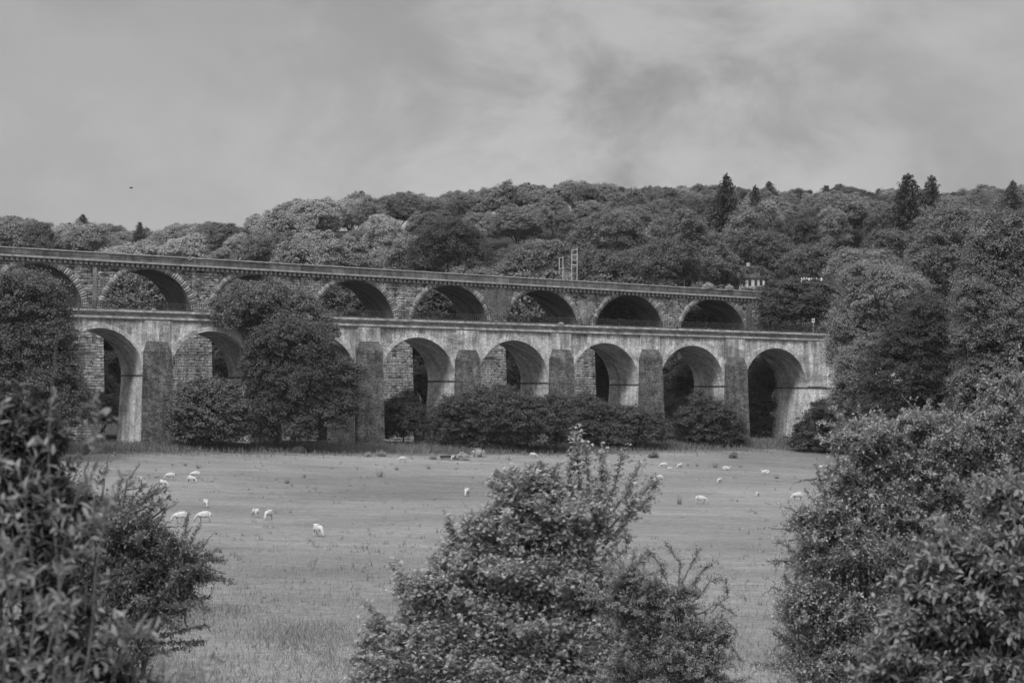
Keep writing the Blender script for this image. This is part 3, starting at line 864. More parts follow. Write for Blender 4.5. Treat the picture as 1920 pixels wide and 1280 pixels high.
for px, top, Y, i, w, g, lab in (
    (1365, 326, 500, 0, 1.15, .026, 'tallest dark fir breaking the skyline above the eighth viaduct arch'),
    (1421, 348, 520, 0, .95, .032, 'dark fir just right of the tallest one on the skyline'),
    (1443, 340, 620, 1, .8, .05, 'thin pale tipped fir, third in the clump by the tallest one'),
    (1700, 325, 505, 0, 1.45, .026, 'broad dark fir on the skyline at the right, left of a pair'),
    (1746, 330, 505, 0, 1.15, .028, 'pointed dark fir on the skyline at the right, right of a pair'),
    (1548, 348, 640, 1, 1.0, .05, 'small pale fir tip midway along the right skyline'),
    (1500, 358, 650, 1, .8, .05, 'short fir tip left of the midway one on the right skyline'),
    (1649, 354, 650, 1, .8, .052, 'faint thin fir tip left of the broad dark pair'),
    (1895, 338, 540, 0, 1.0, .04, 'fir at the right edge of the skyline'),
    (157, 402, 700, 0, .95, .03, 'dark fir poking above the far left skyline'),
    (264, 417, 700, 1, .8, .034, 'small dark fir in the dip of the far left skyline')):
    p = at(px, top, Y); z = gz(p[0], p[1]); Hh = p[2] - z
    e = empty('fir_tree', (p[0], p[1], z)); s = Hh / con[i][2]; e.scale = (w * rr.uniform(.9, 1.15), w, s); e.rotation_euler = (rr.uniform(-.03, .03), rr.uniform(-.03, .03), rr.random() * 6)
    tag(e, lab, 'tree', 'firs on the skyline')
    put(con[i][0], 'crown', e, g=g); put(con[i][1], 'trunk', e)

# the hill wood: walk from near to far and keep the trees that show above what stands before them
cols = np.arange(0, 1921, 8)
hor = np.interp(cols, [0, 480, 960, 1420, 1560, 1700, 1920], [457, 484, 512, 543, 520, 520, 420]).astype(float)
cand = []
sp = 13.2
for iy in range(int((880 - 452) / sp)):
    y = 452 + iy * sp
    for ix in range(-16, 16):
        x = (ix + .5 * (iy % 2)) * sp + rr.uniform(-3.6, 3.6); yy = y + rr.uniform(-4, 4)
        c = 960 + F * x / yy
        if c < -60 or c > 1980: continue
        zr = 640 + 200 * float(smooth(c, 450, 330))
        if yy > zr + 40: continue
        if any(abs(c - fx) < 20 and 455 < yy < fy + 8 for fx, fy in ((1365, 500), (1421, 520), (1700, 505), (1746, 505), (1895, 540))): continue
        cand.append((yy, x, c))
cand.sort()
hill = []
for y, x, c in cand:
    i = rr.randrange(11); R, H = kinds[i][:2]; s = rr.uniform(.58, 1.15)
    z = gz(x, y); px, py = project((x, y, z - .3 + H * s))
    lim = float(np.interp(px, SKY_X, SKY_Y)) + rr.uniform(-7, 9)
    if py < lim:                                          # crowns on the ridge keep to the height of the wood
        s = max(.45, (H * s - (lim - py) * y / F) / H); px, py = project((x, y, z - .3 + H * s))
    rp = R * s / y * F
    prof = py + (H * s * .62 / y * F) * (1 - np.sqrt(np.clip(1 - ((cols - px) / rp) ** 2, 0, 1)))
    m = np.abs(cols - px) < rp
    if not m.any(): continue
    yy_r, zr0 = y, 610 + 200 * float(smooth(c, 450, 330))
    vis = (prof[m] < hor[m] - 5).mean()
    if vis < (.22 if yy_r < zr0 else .08): continue
    hor[m] = np.minimum(hor[m], prof[m] + 4)
    hill.append([px, py, x, y, i, s, vis])
n1_ = [math.sin(q * 1.7) for q in range(50)]
for t in hill:
    px, py, x, y, i, s, vis = t
    base_g = .106 if px < 780 else .095 if px < 1150 else .074
    q = rr.random()
    g = base_g * (rr.uniform(.5, .72) if q < .25 else rr.uniform(1.25, 1.6) if q > .78 else rr.uniform(.85, 1.12))
    t.append(g); t.append('dark' if g < base_g * .8 else 'pale' if g > base_g * 1.15 else 'grey')
def arch_name(px):
    ks = [(abs(project(wp(c, DV, 20))[0] - px), k) for k, c in enumerate(vc[1:])]
    if px > 1440: return 'right of the viaduct'
    return 'above %s viaduct arch' % ORD[min(ks)[1]]
bins = {}
for t in hill:
    px, py, x, y = t[:4]
    sk = float(np.interp(px, SKY_X, SKY_Y))
    row = 'on the skyline' if py < sk + 16 else 'low on the hill' if py > sk + 75 else 'on mid slope'
    R, H = kinds[t[4]][:2]
    size = 'large ' if R * t[5] > 7.4 else 'small ' if R * t[5] < 5.8 else ''
    key = '%s%s tree %s %s' % (size, t[8], row, arch_name(px))
    bins.setdefault(key, []).append(t)
hill_objs = 0
for key, ts in bins.items():
    ts.sort(key=lambda t: t[0])
    for j, t in enumerate(ts):
        e = plant(t[4], t[2], t[3], t[5], t[7], rr.random() * 6.28)
        if len(ts) == 1: lab = key
        elif len(ts) == 2: lab = key + (', left one of two', ', right one of two')[j]
        else: lab = key + ', %s from the left' % ORD[j] if j else key + ', leftmost such'
        tag(e, lab, 'tree', 'broad leaved trees of the hillside wood'); hill_objs += 1
print('hill trees', hill_objs)

# ------------------------------------------------------------------ near shrubs: leafy twigs
def twig_set(S, D, Ln, k, leaf, aspect, rg, palmate=0, bend=.25, shape=4, t0=.2, side=.9):
    """S start points, D directions, Ln lengths; k leaves along each twig"""
    n = len(S); D = unit(D)
    t = (np.linspace(t0, 1, k)[None, :] + rg.normal(0, .03, (n, k)))[..., None]
    ln = Ln[:, None, None]
    bv = unit(rg.normal(size=(n, 3)) + np.array([0, 0, .3])) * bend
    P = S[:, None, :] + D[:, None, :] * ln * t + bv[:, None, :] * ln * t ** 2
    A = unit(np.cross(D, np.array([.2, .3, .93]))); B = np.cross(D, A)
    ph = (np.arange(k)[None, :] * 2.4 + rg.uniform(0, 6.28, (n, 1)))[..., None]
    sd = A[:, None, :] * np.cos(ph) + B[:, None, :] * np.sin(ph)
    dirs = D[:, None, :] * .55 + sd * side + rg.normal(0, .25, (n, k, 3)) + np.array([0, 0, .05])
    nor = np.array([0, 0, .75]) + D[:, None, :] * .2 + rg.normal(0, .38, (n, k, 3)) - dirs * .1
    P = P.reshape(-1, 3); dirs = unit(dirs.reshape(-1, 3)); nor = unit(nor.reshape(-1, 3))
    tn = np.repeat(np.clip(.5 + rg.normal(0, .17, n), 0, 1), k) + rg.normal(0, .12, n * k)
    if palmate:
        c = P + dirs * leaf * .5
        sv_ = unit(np.cross(dirs, nor)); f = unit(np.cross(sv_, dirs))
        Ps, Ns, Ds, Ls, Rs = [], [], [], [], []
        for j in range(palmate):
            a = (j / (palmate - 1) - .5) * 3.6
            d = dirs * math.cos(a) + sv_ * math.sin(a) - f * .25
            Ps.append(c); Ns.append(f + rg.normal(0, .15, c.shape)); Ds.append(d)
            Ls.append(leaf * rg.uniform(.75, 1.15, len(c)) * (1.1 - .3 * abs(a) / 1.8)); Rs.append(tn + rg.normal(0, .05, len(c)))
        P, nor, dirs = np.concatenate(Ps), unit(np.concatenate(Ns)), np.concatenate(Ds)
        L = np.concatenate(Ls); tn = np.concatenate(Rs)
    else:
        L = leaf * rg.uniform(.6, 1.25, len(P))
    v, T, per = leaf_quads(P, nor, dirs, L, L * aspect, .14, shape)
    # the wood of the twigs, three sided
    ts = np.array([0, .5, 1.0])
    Q = S[:, None, :] + D[:, None, :] * ln * ts[None, :, None] + bv[:, None, :] * ln * (ts ** 2)[None, :, None]
    return v, T, np.clip(np.repeat(tn, per), 0, 1), Q, A, B

def wood_mesh(Q, A, B, rad):
    n, r, _ = Q.shape
    taper = np.linspace(1, .35, r)
    a = np.array([0, 2.094, 4.189])
    V = Q[:, :, None, :] + (A[:, None, None, :] * np.cos(a)[None, None, :, None] + B[:, None, None, :] * np.sin(a)[None, None, :, None]) * (rad * taper)[None, :, None, None]
    i = np.arange(n)[:, None] * (3 * r)
    fs = []
    for s in range(r - 1):
        for k in range(3):
            l = (k + 1) % 3
            fs.append(i + [3 * s + k, 3 * s + l, 3 * s + 3 + l, 3 * s + 3 + k])
    return V.reshape(-1, 3), np.stack(fs, 1).reshape(-1, 4)

def shrub(name, label, cat, Y, base_px, L, g, seed, leaf, aspect=.5, k=9, cover=3.2, twig=.35, palmate=0, sprays=(), shape=4, reach=(1.15, 1.6),
          trunk=.06, bend=.25, inner=.45, bark='bark', spray_step=1.0, under=-.7, outs=9):
    rg = np.random.default_rng(seed)
    b = at(base_px, 1200, Y); z = gz(b[0], b[1]); base = np.array([b[0], b[1], z])
    lob0 = px_lobes(base, Y, L); lob = roughen([(c, tuple(np.array(r) * .84)) for c, r in lob0], 8, .28, .6, seed, .85, 1.3)
    Ss, Ds, Ls = [], [], []
    la = leaf * leaf * aspect * .5 * (max(1, palmate) * .9)
    for c, r in lob:
        c = np.array(c); r = np.array(r); m = r.mean()
        area = 4 * math.pi * m * m
        n = max(8, int(cover * area / la / k))
        d = rdir(rg, int(n * 1.7)); d = d[d[:, 2] > under][:n]; n = len(d)
        tl = np.minimum(twig, m * 1.1) * rg.uniform(.5, 1.6, n)
        dep = np.where(rg.random(n) < inner, rg.uniform(.35, .85, n), 1 + rg.normal(.0, .16, n))
        e = c + d * r * dep[:, None]
        dr = unit(d * .7 + np.array([0, 0, .45]) + rg.normal(0, .5, (n, 3)))
        Ss.append(e - dr * tl[:, None]); Ds.append(dr); Ls.append(tl)
    S, D, Ln = np.concatenate(Ss), np.concatenate(Ds), np.concatenate(Ls)
    Ss, Ds, Ls = [S], [D], [Ln]
    for c, r in lob0:
        c = np.array(c); r = np.array(r)
        for q in range(outs):
            d = rdir(rg, 1)[0]; d[2] = abs(d[2]) * 1.2 - .35; d = unit(d)
            p0, p1 = c + d * r * .6, c + d * r * rg.uniform(*reach) + np.array([0, 0, .12]) * r.mean() + rg.normal(0, .12, 3) * r.mean()
            m = int(np.clip(np.linalg.norm(p1 - p0) / leaf * 1.1, 5, 40)); tt = np.linspace(.15, 1, m)[:, None]
            pts = p0 + (p1 - p0) * tt + np.sin(tt * 3 + rg.uniform(0, 6)) * rg.normal(0, .05, 3) * r.mean()
            Ss.append(pts); Ds.append(unit(unit(p1 - p0) * .7 + rg.normal(0, .6, (m, 3)))); Ls.append(leaf * rg.uniform(1.2, 3.2, m) * (1.2 - .6 * tt[:, 0]))
            Ss.append(pts[:-1]); Ds.append(unit(pts[1:] - pts[:-1])); Ls.append(np.linalg.norm(pts[1:] - pts[:-1], axis=1) * 1.05)
    S, D, Ln = np.concatenate(Ss), np.concatenate(Ds), np.concatenate(Ls)
    v, T, R, Q, A, B = twig_set(S, D, Ln, k, leaf, aspect, rg, palmate, bend, shape)
    wv, wf = wood_mesh(Q, A, B, max(leaf * .045, .0022))
    stems = []
    Vs, Ts, Rs, n0 = [v], [T], [R], len(v)
    for sp_ in sprays:                                    # branches that stick out of the outline, with side twigs
        pts = [at(q[0], q[1], Y + (q[2] if len(q) > 2 else 0)) - base for q in sp_]
        pts = [np.array(p) for p in pts]
        fine = []
        for i in range(len(pts) - 1):
            for s in np.linspace(0, 1, 5)[:-1]:
                fine.append(pts[i] + (pts[i + 1] - pts[i]) * s + rg.normal(0, .006 * Y / 20, 3))
        fine.append(pts[-1])
        mb = MB(); mb.tube(fine, list(np.linspace(trunk * .22, trunk * .05, len(fine))), 5); stems.append(mb)
        fine = np.array(fine); m = len(fine)
        tot = np.linalg.norm(pts[-1] - pts[0])
        ntw = max(4, int(tot / (leaf * 1.3) * spray_step))
        ti = rg.uniform(.25, 1, ntw) * (m - 1); i0 = np.minimum(ti.astype(int), m - 2)
        s0 = fine[i0] + (fine[i0 + 1] - fine[i0]) * (ti - i0)[:, None]
        dd_ = unit(unit(fine[i0 + 1] - fine[i0]) * .8 + rg.normal(0, .5, (ntw, 3)))
        l2 = leaf * rg.uniform(1.2, 3.6, ntw)
        v, T, R, Q, A, B = twig_set(s0, dd_, l2, max(3, k // 2), leaf, aspect, rg, palmate, .2, shape)
        Vs.append(v); Ts.append(T + n0); n0 += len(v); Rs.append(R)
        w2, f2 = wood_mesh(Q, A, B, max(leaf * .04, .002)); wf = np.concatenate([wf, f2 + len(wv)]); wv = np.concatenate([wv, w2])
    e = empty(name, base); tag(e, label, cat)
    put(np_mesh('foliage', np.concatenate(Vs), np.concatenate(Ts), M['leaf_near'], np.concatenate(Rs)), 'foliage', e, g=g)
    tag(put(np_mesh('twigs', wv, wf, M['twig']), 'twigs', e), kind='stuff')
    tm = trunk_mesh('branches', (0, 0, 0), lob0, trunk, seed, M[bark], fork=.5)
    put(tm, 'branches', e)
    for mb in stems: mb.build('stem', M['twig'], e)
    return e

shrub('shrub', 'large leafy tree top rising at the bottom centre, with open sprays on its right', 'shrub', 40, 1000,
    [(1005, 925, 66, 40), (960, 985, 72, 46), (1070, 990, 76, 56), (900, 1050, 66, 46), (1010, 1070, 105, 66), (1110, 1085, 58, 66), (820, 1120, 70, 50),
     (930, 1160, 115, 76), (1080, 1185, 105, 76), (770, 1205, 76, 56), (860, 1262, 125, 66), (1040, 1272, 135, 66), (705, 1262, 55, 45), (1150, 1150, 50, 60)],
    .135, 31, .06, .32, 5, 2.2, .42, 6, trunk=.13,
    sprays=[[(1095, 1010), (1085, 920), (1080, 815)], [(1100, 1000), (1105, 910), (1098, 838)], [(1110, 1000), (1130, 900), (1128, 850)],
            [(1120, 1000), (1150, 920), (1168, 850)], [(1120, 1005), (1170, 930), (1200, 872)], [(1125, 1010), (1190, 940), (1228, 902)],
            [(1130, 1020), (1190, 965), (1222, 935)], [(1130, 1030), (1165, 990), (1180, 955)], [(880, 1040), (850, 1000), (840, 970)], [(900, 1030), (880, 1000), (878, 985)],
            [(1140, 1060), (1175, 1030), (1172, 1000)], [(1150, 1090), (1195, 1060), (1218, 1035)], [(1090, 1000), (1065, 900), (1075, 860)], [(1105, 990), (1115, 940), (1140, 890)],
            [(780, 1090), (745, 1075), (735, 1060)], [(985, 930), (975, 900), (965, 888)], [(1010, 920), (1020, 890), (1015, 876)]], spray_step=4)
shrub('shrub', 'twiggy darker shrub with arching stems at the right foot of the large leafy tree top', 'shrub', 34, 1260,
    [(1225, 1155, 26, 22), (1272, 1140, 20, 19), (1308, 1190, 24, 22), (1250, 1205, 34, 27), (1200, 1222, 36, 30), (1300, 1244, 34, 28), (1338, 1240, 18, 26), (1180, 1265, 46, 32), (1262, 1272, 50, 32),
     (1338, 1286, 30, 24), (1232, 1112, 18, 16), (1288, 1112, 15, 15), (1190, 1135, 26, 28), (1195, 1180, 34, 32), (1350, 1195, 12, 18), (1182, 1085, 26, 22), (1160, 1130, 32, 32)],
    .105, 32, .04, .45, 8, 1.2, .34, 0, trunk=.07, bend=.4, outs=20, reach=(1.3, 2.7),
    sprays=[[(1260, 1120), (1240, 1060), (1215, 1030)], [(1270, 1110), (1275, 1055), (1250, 1022)], [(1290, 1120), (1310, 1075), (1345, 1050)], [(1300, 1130), (1330, 1090), (1352, 1085)],
            [(1320, 1180), (1360, 1160), (1385, 1190)], [(1310, 1150), (1345, 1130), (1375, 1150)], [(1210, 1150), (1190, 1110), (1180, 1080)], [(1330, 1200), (1372, 1210), (1392, 1240)], [(1330, 1150), (1365, 1120), (1362, 1090)], [(1280, 1090), (1300, 1050), (1312, 1032)]], spray_step=5)
shrub('hawthorn', 'wide small leaved hawthorn with gaps filling the lower right of the view', 'shrub', 26, 1650,
    [(1622, 825, 58, 40), (1592, 905, 50, 44), (1562, 975, 62, 44), (1542, 1055, 72, 54), (1530, 1150, 80, 64), (1532, 1242, 85, 56), (1650, 1040, 76, 66),
     (1640, 1145, 96, 76), (1705, 970, 52, 56), (1662, 1242, 115, 66), (1742, 870, 62, 54), (1802, 835, 56, 54), (1785, 935, 76, 56), (1760, 1045, 76, 66), (1832, 955, 66, 76), (1690, 905, 40, 44), (1725, 800, 40, 26), (1670, 870, 34, 30), (1600, 985, 60, 50), (1725, 1120, 70, 60), (1872, 885, 50, 62), (1905, 805, 44, 56), (1862, 805, 34, 36), (1885, 740, 30, 30)],
    .12, 33, .042, .5, 8, 1.45, .3, 0, trunk=.08, outs=18,
    sprays=[[(1590, 840), (1555, 830), (1525, 822)], [(1600, 820), (1585, 800), (1580, 782)], [(1560, 900), (1520, 898), (1488, 905)], [(1540, 950), (1500, 960), (1470, 950)],
            [(1530, 985), (1480, 990), (1440, 988)], [(1525, 1000), (1475, 1012), (1448, 1018)], [(1745, 850), (1742, 800), (1690, 740)], [(1745, 820), (1790, 770), (1800, 715)],
            [(1800, 800), (1840, 760), (1852, 735)], [(1720, 850), (1705, 810), (1712, 790)], [(1640, 810), (1655, 785), (1650, 770)], [(1480, 1110), (1450, 1100), (1432, 1115)],
            [(1490, 1200), (1455, 1210), (1440, 1235)], [(1490, 1060), (1462, 1050), (1452, 1062)], [(1680, 800), (1690, 780), (1700, 765)], [(1600, 870), (1560, 880), (1540, 870)], [(1880, 780), (1885, 720), (1870, 680)], [(1900, 790), (1912, 720), (1905, 650)], [(1850, 790), (1835, 740), (1842, 700)]], spray_step=.9)
shrub('sallow', 'broad leaved sallow nearest the camera in the bottom right corner', 'shrub', 13, 1820,
    [(1905, 955, 55, 34), (1805, 1055, 62, 42), (1885, 1060, 86, 52), (1745, 1115, 55, 42), (1832, 1155, 95, 62), (1722, 1195, 72, 52), (1802, 1255, 125, 56), (1905, 1242, 76, 86), (1700, 1270, 60, 40)],
    .088, 34, .052, .46, 7, 1.8, .26, 0, shape=6, trunk=.04, bark='twig', outs=18,
    sprays=[[(1850, 1030), (1830, 985), (1835, 965)], [(1880, 1000), (1870, 950), (1875, 930)], [(1770, 1060), (1745, 1045), (1735, 1035)], [(1700, 1120), (1680, 1105), (1672, 1095)],
            [(1690, 1180), (1670, 1165), (1660, 1160)], [(1910, 960), (1915, 930), (1905, 915)]], spray_step=.8)
shrub('hawthorn', 'spiky dark bush with bare twig ends at lower left, beside the flock', 'shrub', 24, 230,
    [(262, 1050, 86, 54), (332, 1065, 54, 44), (205, 985, 72, 50), (152, 1080, 86, 76), (252, 1140, 92, 64), (318, 1120, 46, 46), (180, 1222, 115, 56), (120, 960, 60, 60)],
    .07, 35, .038, .5, 8, 1.1, .32, 0, trunk=.08, outs=20, reach=(1.2, 2.0),
    sprays=[[(320, 1050), (370, 1040), (400, 1000)], [(340, 1060), (390, 1045), (428, 1050)], [(350, 1060), (385, 1065), (425, 1075)], [(330, 1040), (345, 1005), (362, 985)],
            [(240, 1000), (270, 930), (300, 900)], [(220, 980), (240, 900), (262, 870)], [(190, 960), (195, 890), (205, 850)], [(250, 1010), (300, 960), (335, 940)], [(260, 1020), (310, 990), (335, 985)],
            [(200, 960), (225, 920), (280, 912)], [(350, 1110), (375, 1120), (385, 1150)], [(330, 1120), (345, 1150), (352, 1180)], [(170, 950), (160, 880), (175, 840)]], spray_step=.55)
shrub('shrub', 'dark out of focus leafy mass along the left edge', 'shrub', 11, 50,
    [(40, 830, 70, 60), (25, 930, 80, 76), (95, 965, 52, 52), (45, 1070, 86, 76), (105, 1165, 72, 62), (50, 1255, 120, 56), (185, 1275, 95, 36), (0, 800, 50, 40)],
    .032, 36, .046, .45, 7, 1.9, .3, 0, shape=6, trunk=.04)
# the sapling close to the lens: long leaves on upright stems
def sapling():
    Y = 7.0; rg = np.random.default_rng(40)
    b = at(100, 1300, Y); base = np.array([b[0], b[1], gz(b[0], b[1])])
    e = empty('sapling', base); tag(e, 'blurred sapling with long pale leaves close to the lens at the left', 'sapling')
    stems = [[(115, 1500), (98, 1000), (100, 625)], [(70, 1500), (95, 1110, .1), (185, 770, .1)], [(20, 1500), (5, 1000, -.3), (-10, 790, -.3)], [(150, 1500), (190, 1230, -.2), (262, 1185, -.2)],
             [(20, 1400), (120, 1100, .3), (175, 950, .3)], [(100, 1480), (205, 1010, .2), (215, 900, .2)], [(200, 1480), (320, 1270, .1), (378, 1250, .1)], [(60, 1400), (50, 1000), (60, 860)],
             [(10, 1450), (30, 1150, -.5), (45, 1010, -.5)]]
    mb = MB(); S, D, Ln = [], [], []
    for st in stems:
        pts = [at(q[0], q[1], Y + (q[2] if len(q) > 2 else 0)) - base for q in st]
        ph_ = rg.uniform(0, 6.28); fine = [pts[0] * (1 - t) ** 2 + 2 * pts[1] * t * (1 - t) + pts[2] * t * t + np.array([math.sin(t * 9 + ph_), math.cos(t * 7 + ph_), 0]) * .018 * (1 - .4 * t) for t in np.linspace(0, 1, 14)]
        mb = MB(); mb.tube(fine, list(np.linspace(.0035, .0012, 14)), 5); mb.build('stem', M['twig'], e)
        for q in range(19):
            t = rg.uniform(.12, 1); i = min(int(t * 13), 12); p = fine[i] + (fine[i + 1] - fine[i]) * (t * 13 - i)
            S.append(p); D.append(unit(unit(fine[i + 1] - fine[i]) * .7 + rg.normal(0, .6, 3))); Ln.append(rg.uniform(.05, .13))
    v, T, R, Q, A, B = twig_set(np.array(S), np.array(D), np.array(Ln), 5, .043, .36, rg, 0, .2, 6, side=.7)
    put(np_mesh('foliage', v, T, M['leaf_near'], R), 'foliage', e, g=.09)
    wv, wf = wood_mesh(Q, A, B, .0016); tag(put(np_mesh('twigs', wv, wf, M['twig']), 'twigs', e), kind='stuff')
sapling()

# ------------------------------------------------------------------ grass, weeds and rushes
def hit(px, py):
    r = ray(px, py); t0, t1 = 40.0, 420.0
    f = lambda t: r[2] * t - gz(r[0] * t, r[1] * t)
    lo = 60.0
    while lo < 420 and f(lo) > 0: lo += 2
    a, b = lo - 2, lo
    for _ in range(20):
        m = (a + b) / 2
        if f(m) > 0: a = m
        else: b = m
    p = r * b
    return np.array([p[0], p[1], gz(p[0], p[1])])

def blades(name, X, Yc, H, W, seed, g, kind='stuff', lean=.35):
    rg = np.random.default_rng(seed); n = len(X); Zc = ground(X, Yc)
    a = rg.uniform(0, math.pi, n); s = np.stack([np.cos(a), np.sin(a), np.zeros(n)], 1) * W[:, None] * .5
    b = np.stack([X, Yc, Zc - .03], 1); tp = b + np.stack([rg.normal(0, lean, n) * H, rg.normal(0, lean, n) * H, H], 1)
    v = np.stack([b - s, b + s, tp], 1).reshape(-1, 3); T = np.arange(3 * n).reshape(-1, 3)
    o = link(bpy.data.objects.new(name, np_mesh(name, v, T, M['grassblade'], np.clip(rg.normal(.5, .22, n), 0, 1))))
    tone(o, g); return o
rg = np.random.default_rng(9)
n = 26000
u = rg.uniform(-30, 122, n); w = np.abs(rg.normal(0, 1, n)) * 4.5 + rg.uniform(0, 8, n)
qx = P0[0] + u * D2[0] - w * N2[0]; qy = P0[1] + u * D2[1] - w * N2[1]
o = blades('long_grass', qx, qy, rg.uniform(.3, .95, n), rg.uniform(.06, .18, n), 1, .075)
tag(o, 'rough long grass along the foot of the aqueduct', 'grass', kind='stuff')
n = 60000
y = rg.uniform(1 / 165, 1 / 80, n) ** -1; x = rg.uniform(-.17, .17, n) * y
pn = np.sin(x * .35 + 2 * np.sin(y * .12)) + np.sin(y * .4 + x * .15); keep = rg.random(n) < (.35 + .4 * (pn > .2)) * np.clip((165 - y) / 60, .15, 1); x, y = x[keep], y[keep]; n = len(x)
o = blades('meadow_grass', x, y, rg.uniform(.1, .34, n), rg.uniform(.03, .07, n), 2, .105)
tag(o, 'short tufted meadow grass at the near end of the field', 'grass', kind='stuff')

n = 16000
y = rg.uniform(78, 112, n); x = rg.uniform(-.16, -.07, n) * y + rg.normal(0, .6, n)
pn = np.sin(x * .7 + 1.5 * np.sin(y * .21)) + np.sin(y * .23 + x * .31) + rg.normal(0, .5, n) - (x / y + .115) * 18 - (y - 92) * .05
keep = rg.random(n) < np.clip(.3 + .4 * pn, 0, 1); x, y = x[keep], y[keep]; n = len(x)
o = blades('rough_grass', x, y, rg.uniform(.1, .38, n), rg.uniform(.03, .07, n), 4, .08)
tag(o, 'darker rough grass at the lower left of the field', 'grass', kind='stuff')
n = 5200
y = rg.uniform(1 / 318, 1 / 110, n) ** -1; x = rg.uniform(-.2, .16, n) * y
w = -((x - P0[0]) * N2[0] + (y - P0[1]) * N2[1]); pn = np.sin(x * .13 + 2 * np.sin(y * .05)) + np.sin(y * .09 + x * .04)
keep = (w > 12) & (rg.random(n) < .12 + .5 * np.exp(-(w - 12) / 16) + .2 * np.clip(pn - .6, 0, 1) * (x < 0)); x, y = x[keep], y[keep]
xs_ = np.repeat(x, 7) + rg.normal(0, .14, len(x) * 7); ys_ = np.repeat(y, 7) + rg.normal(0, .14, len(x) * 7)
o = blades('field_weeds', xs_, ys_, rg.uniform(.1, .42, len(xs_)), rg.uniform(.05, .12, len(xs_)), 3, .095)
tag(o, 'scattered weeds and coarse grass across the pasture', 'weeds', kind='stuff')

def tuft_mesh(name, seed, n=34, h=1.0, spread=.6):
    rg = np.random.default_rng(seed); a = rg.uniform(0, 6.28, n); r = spread * np.sqrt(rg.random(n)) * .5
    b = np.stack([np.cos(a) * r, np.sin(a) * r, np.full(n, -.05)], 1)
    H = h * rg.uniform(.5, 1, n); tp = b + np.stack([np.cos(a) * r * 1.8 + rg.normal(0, .06, n), np.sin(a) * r * 1.8 + rg.normal(0, .06, n), H], 1)
    s = np.stack([-np.sin(a), np.cos(a), np.zeros(n)], 1) * .035
    v = np.stack([b - s, b + s, tp], 1).reshape(-1, 3)
    return np_mesh(name, v, np.arange(3 * n).reshape(-1, 3), M['grassblade'], np.clip(rg.normal(.5, .2, n), 0, 1))
tufts = [tuft_mesh('rush_tuft', 50 + i) for i in range(3)]
TUFT = [(714, 894, 18, 'tall dark rush tuft in the field left of the water trough'), (677, 896, 9, 'short pale rush tuft left of the tall one'), (744, 881, 10, 'rush tuft just below the sheep near the trough'),
        (803, 879, 11, 'rush tuft between that sheep and the trough'), (885, 897, 10, 'pale rush tuft above the lone sheep in mid field'), (538, 906, 14, 'forked rush tuft right of the left flock'), (548, 911, 7, 'tiny rush tuft beside the forked one'),
        (571, 895, 10, 'squat dark rush tuft upper right of the left flock'), (1274, 945, 24, 'tallest thin rush stem standing alone on the right of the field'), (1341, 876, 13, 'dark rush tuft between the two far groups of sheep'),
        (1456, 897, 12, 'dark rush tuft at the right below the lying sheep'), (1211, 870, 8, 'small rush tuft near the top of the leafy sprays'), (372, 878, 12, 'rush tuft above the pair of sheep in the left flock'), (348, 873, 9, 'rush tuft by the far verge left of that one'),
        (323, 873, 7, 'low tuft near the pier above the left flock'), (1307, 874, 8, 'small tuft left of the dark one among far sheep'), (1290, 873, 7, 'tiny tuft right of the far standing sheep'), (1388, 876, 8, 'small tuft right of the lying far sheep'),
        (955, 862, 14, 'pale tuft on the verge left of the far sheep'), (670, 880, 5, 'tiny tuft at the far verge, left')]
for i, (px, py, hp, lab) in enumerate(TUFT):
    p = hit(px, py); o = put(tufts[i % 3], 'rush_tuft', None, p, .075 if 'pale' not in lab else .14)
    s = hp / F * p[1]; o.scale = (s if hp < 20 else s * .5, s if hp < 20 else s * .5, s); o.rotation_euler = (0, 0, i * 1.1)
    tag(o, lab, 'rush', 'rush tufts in the field')
weed = crown_mesh('weed_clump', [((0, 0, .45), (.8, .7, .5)), ((.5, .2, .35), (.55, .5, .4)), ((-.5, -.1, .3), (.5, .5, .38)), ((.1, 0, .8), (.3, .3, .35)), ((-.3, .1, .7), (.25, .25, .3))], .25, .13, 61, 1.6)
for i, (px, py, s, g, lab) in enumerate(((866, 862, .95, .1, 'pale weed clump hard right of the water trough'), (897, 856, 1.05, .11, 'pale weed clump, second right of the trough'), (812, 861, .6, .07, 'small weed clump left of the trough'),
        (715, 855, .7, .08, 'weed clump on the verge at the foot of a pier'), (1225, 858, .8, .05, 'dark weed clump by the dark bushes'), (1375, 858, .8, .05, 'weed clump below the round dark bush'), (690, 856, .6, .08, 'weed clump left of the pier foot'), (560, 848, .9, .05, 'weed clump below the tall dark tree'))):
    p = hit(px, py); o = put(weed, 'weed_clump', None, p, g * 1.8); o.scale = (s, s, s); o.rotation_euler = (0, 0, i * .9)
    tag(o, lab, 'weeds', 'weed clumps on the verge')

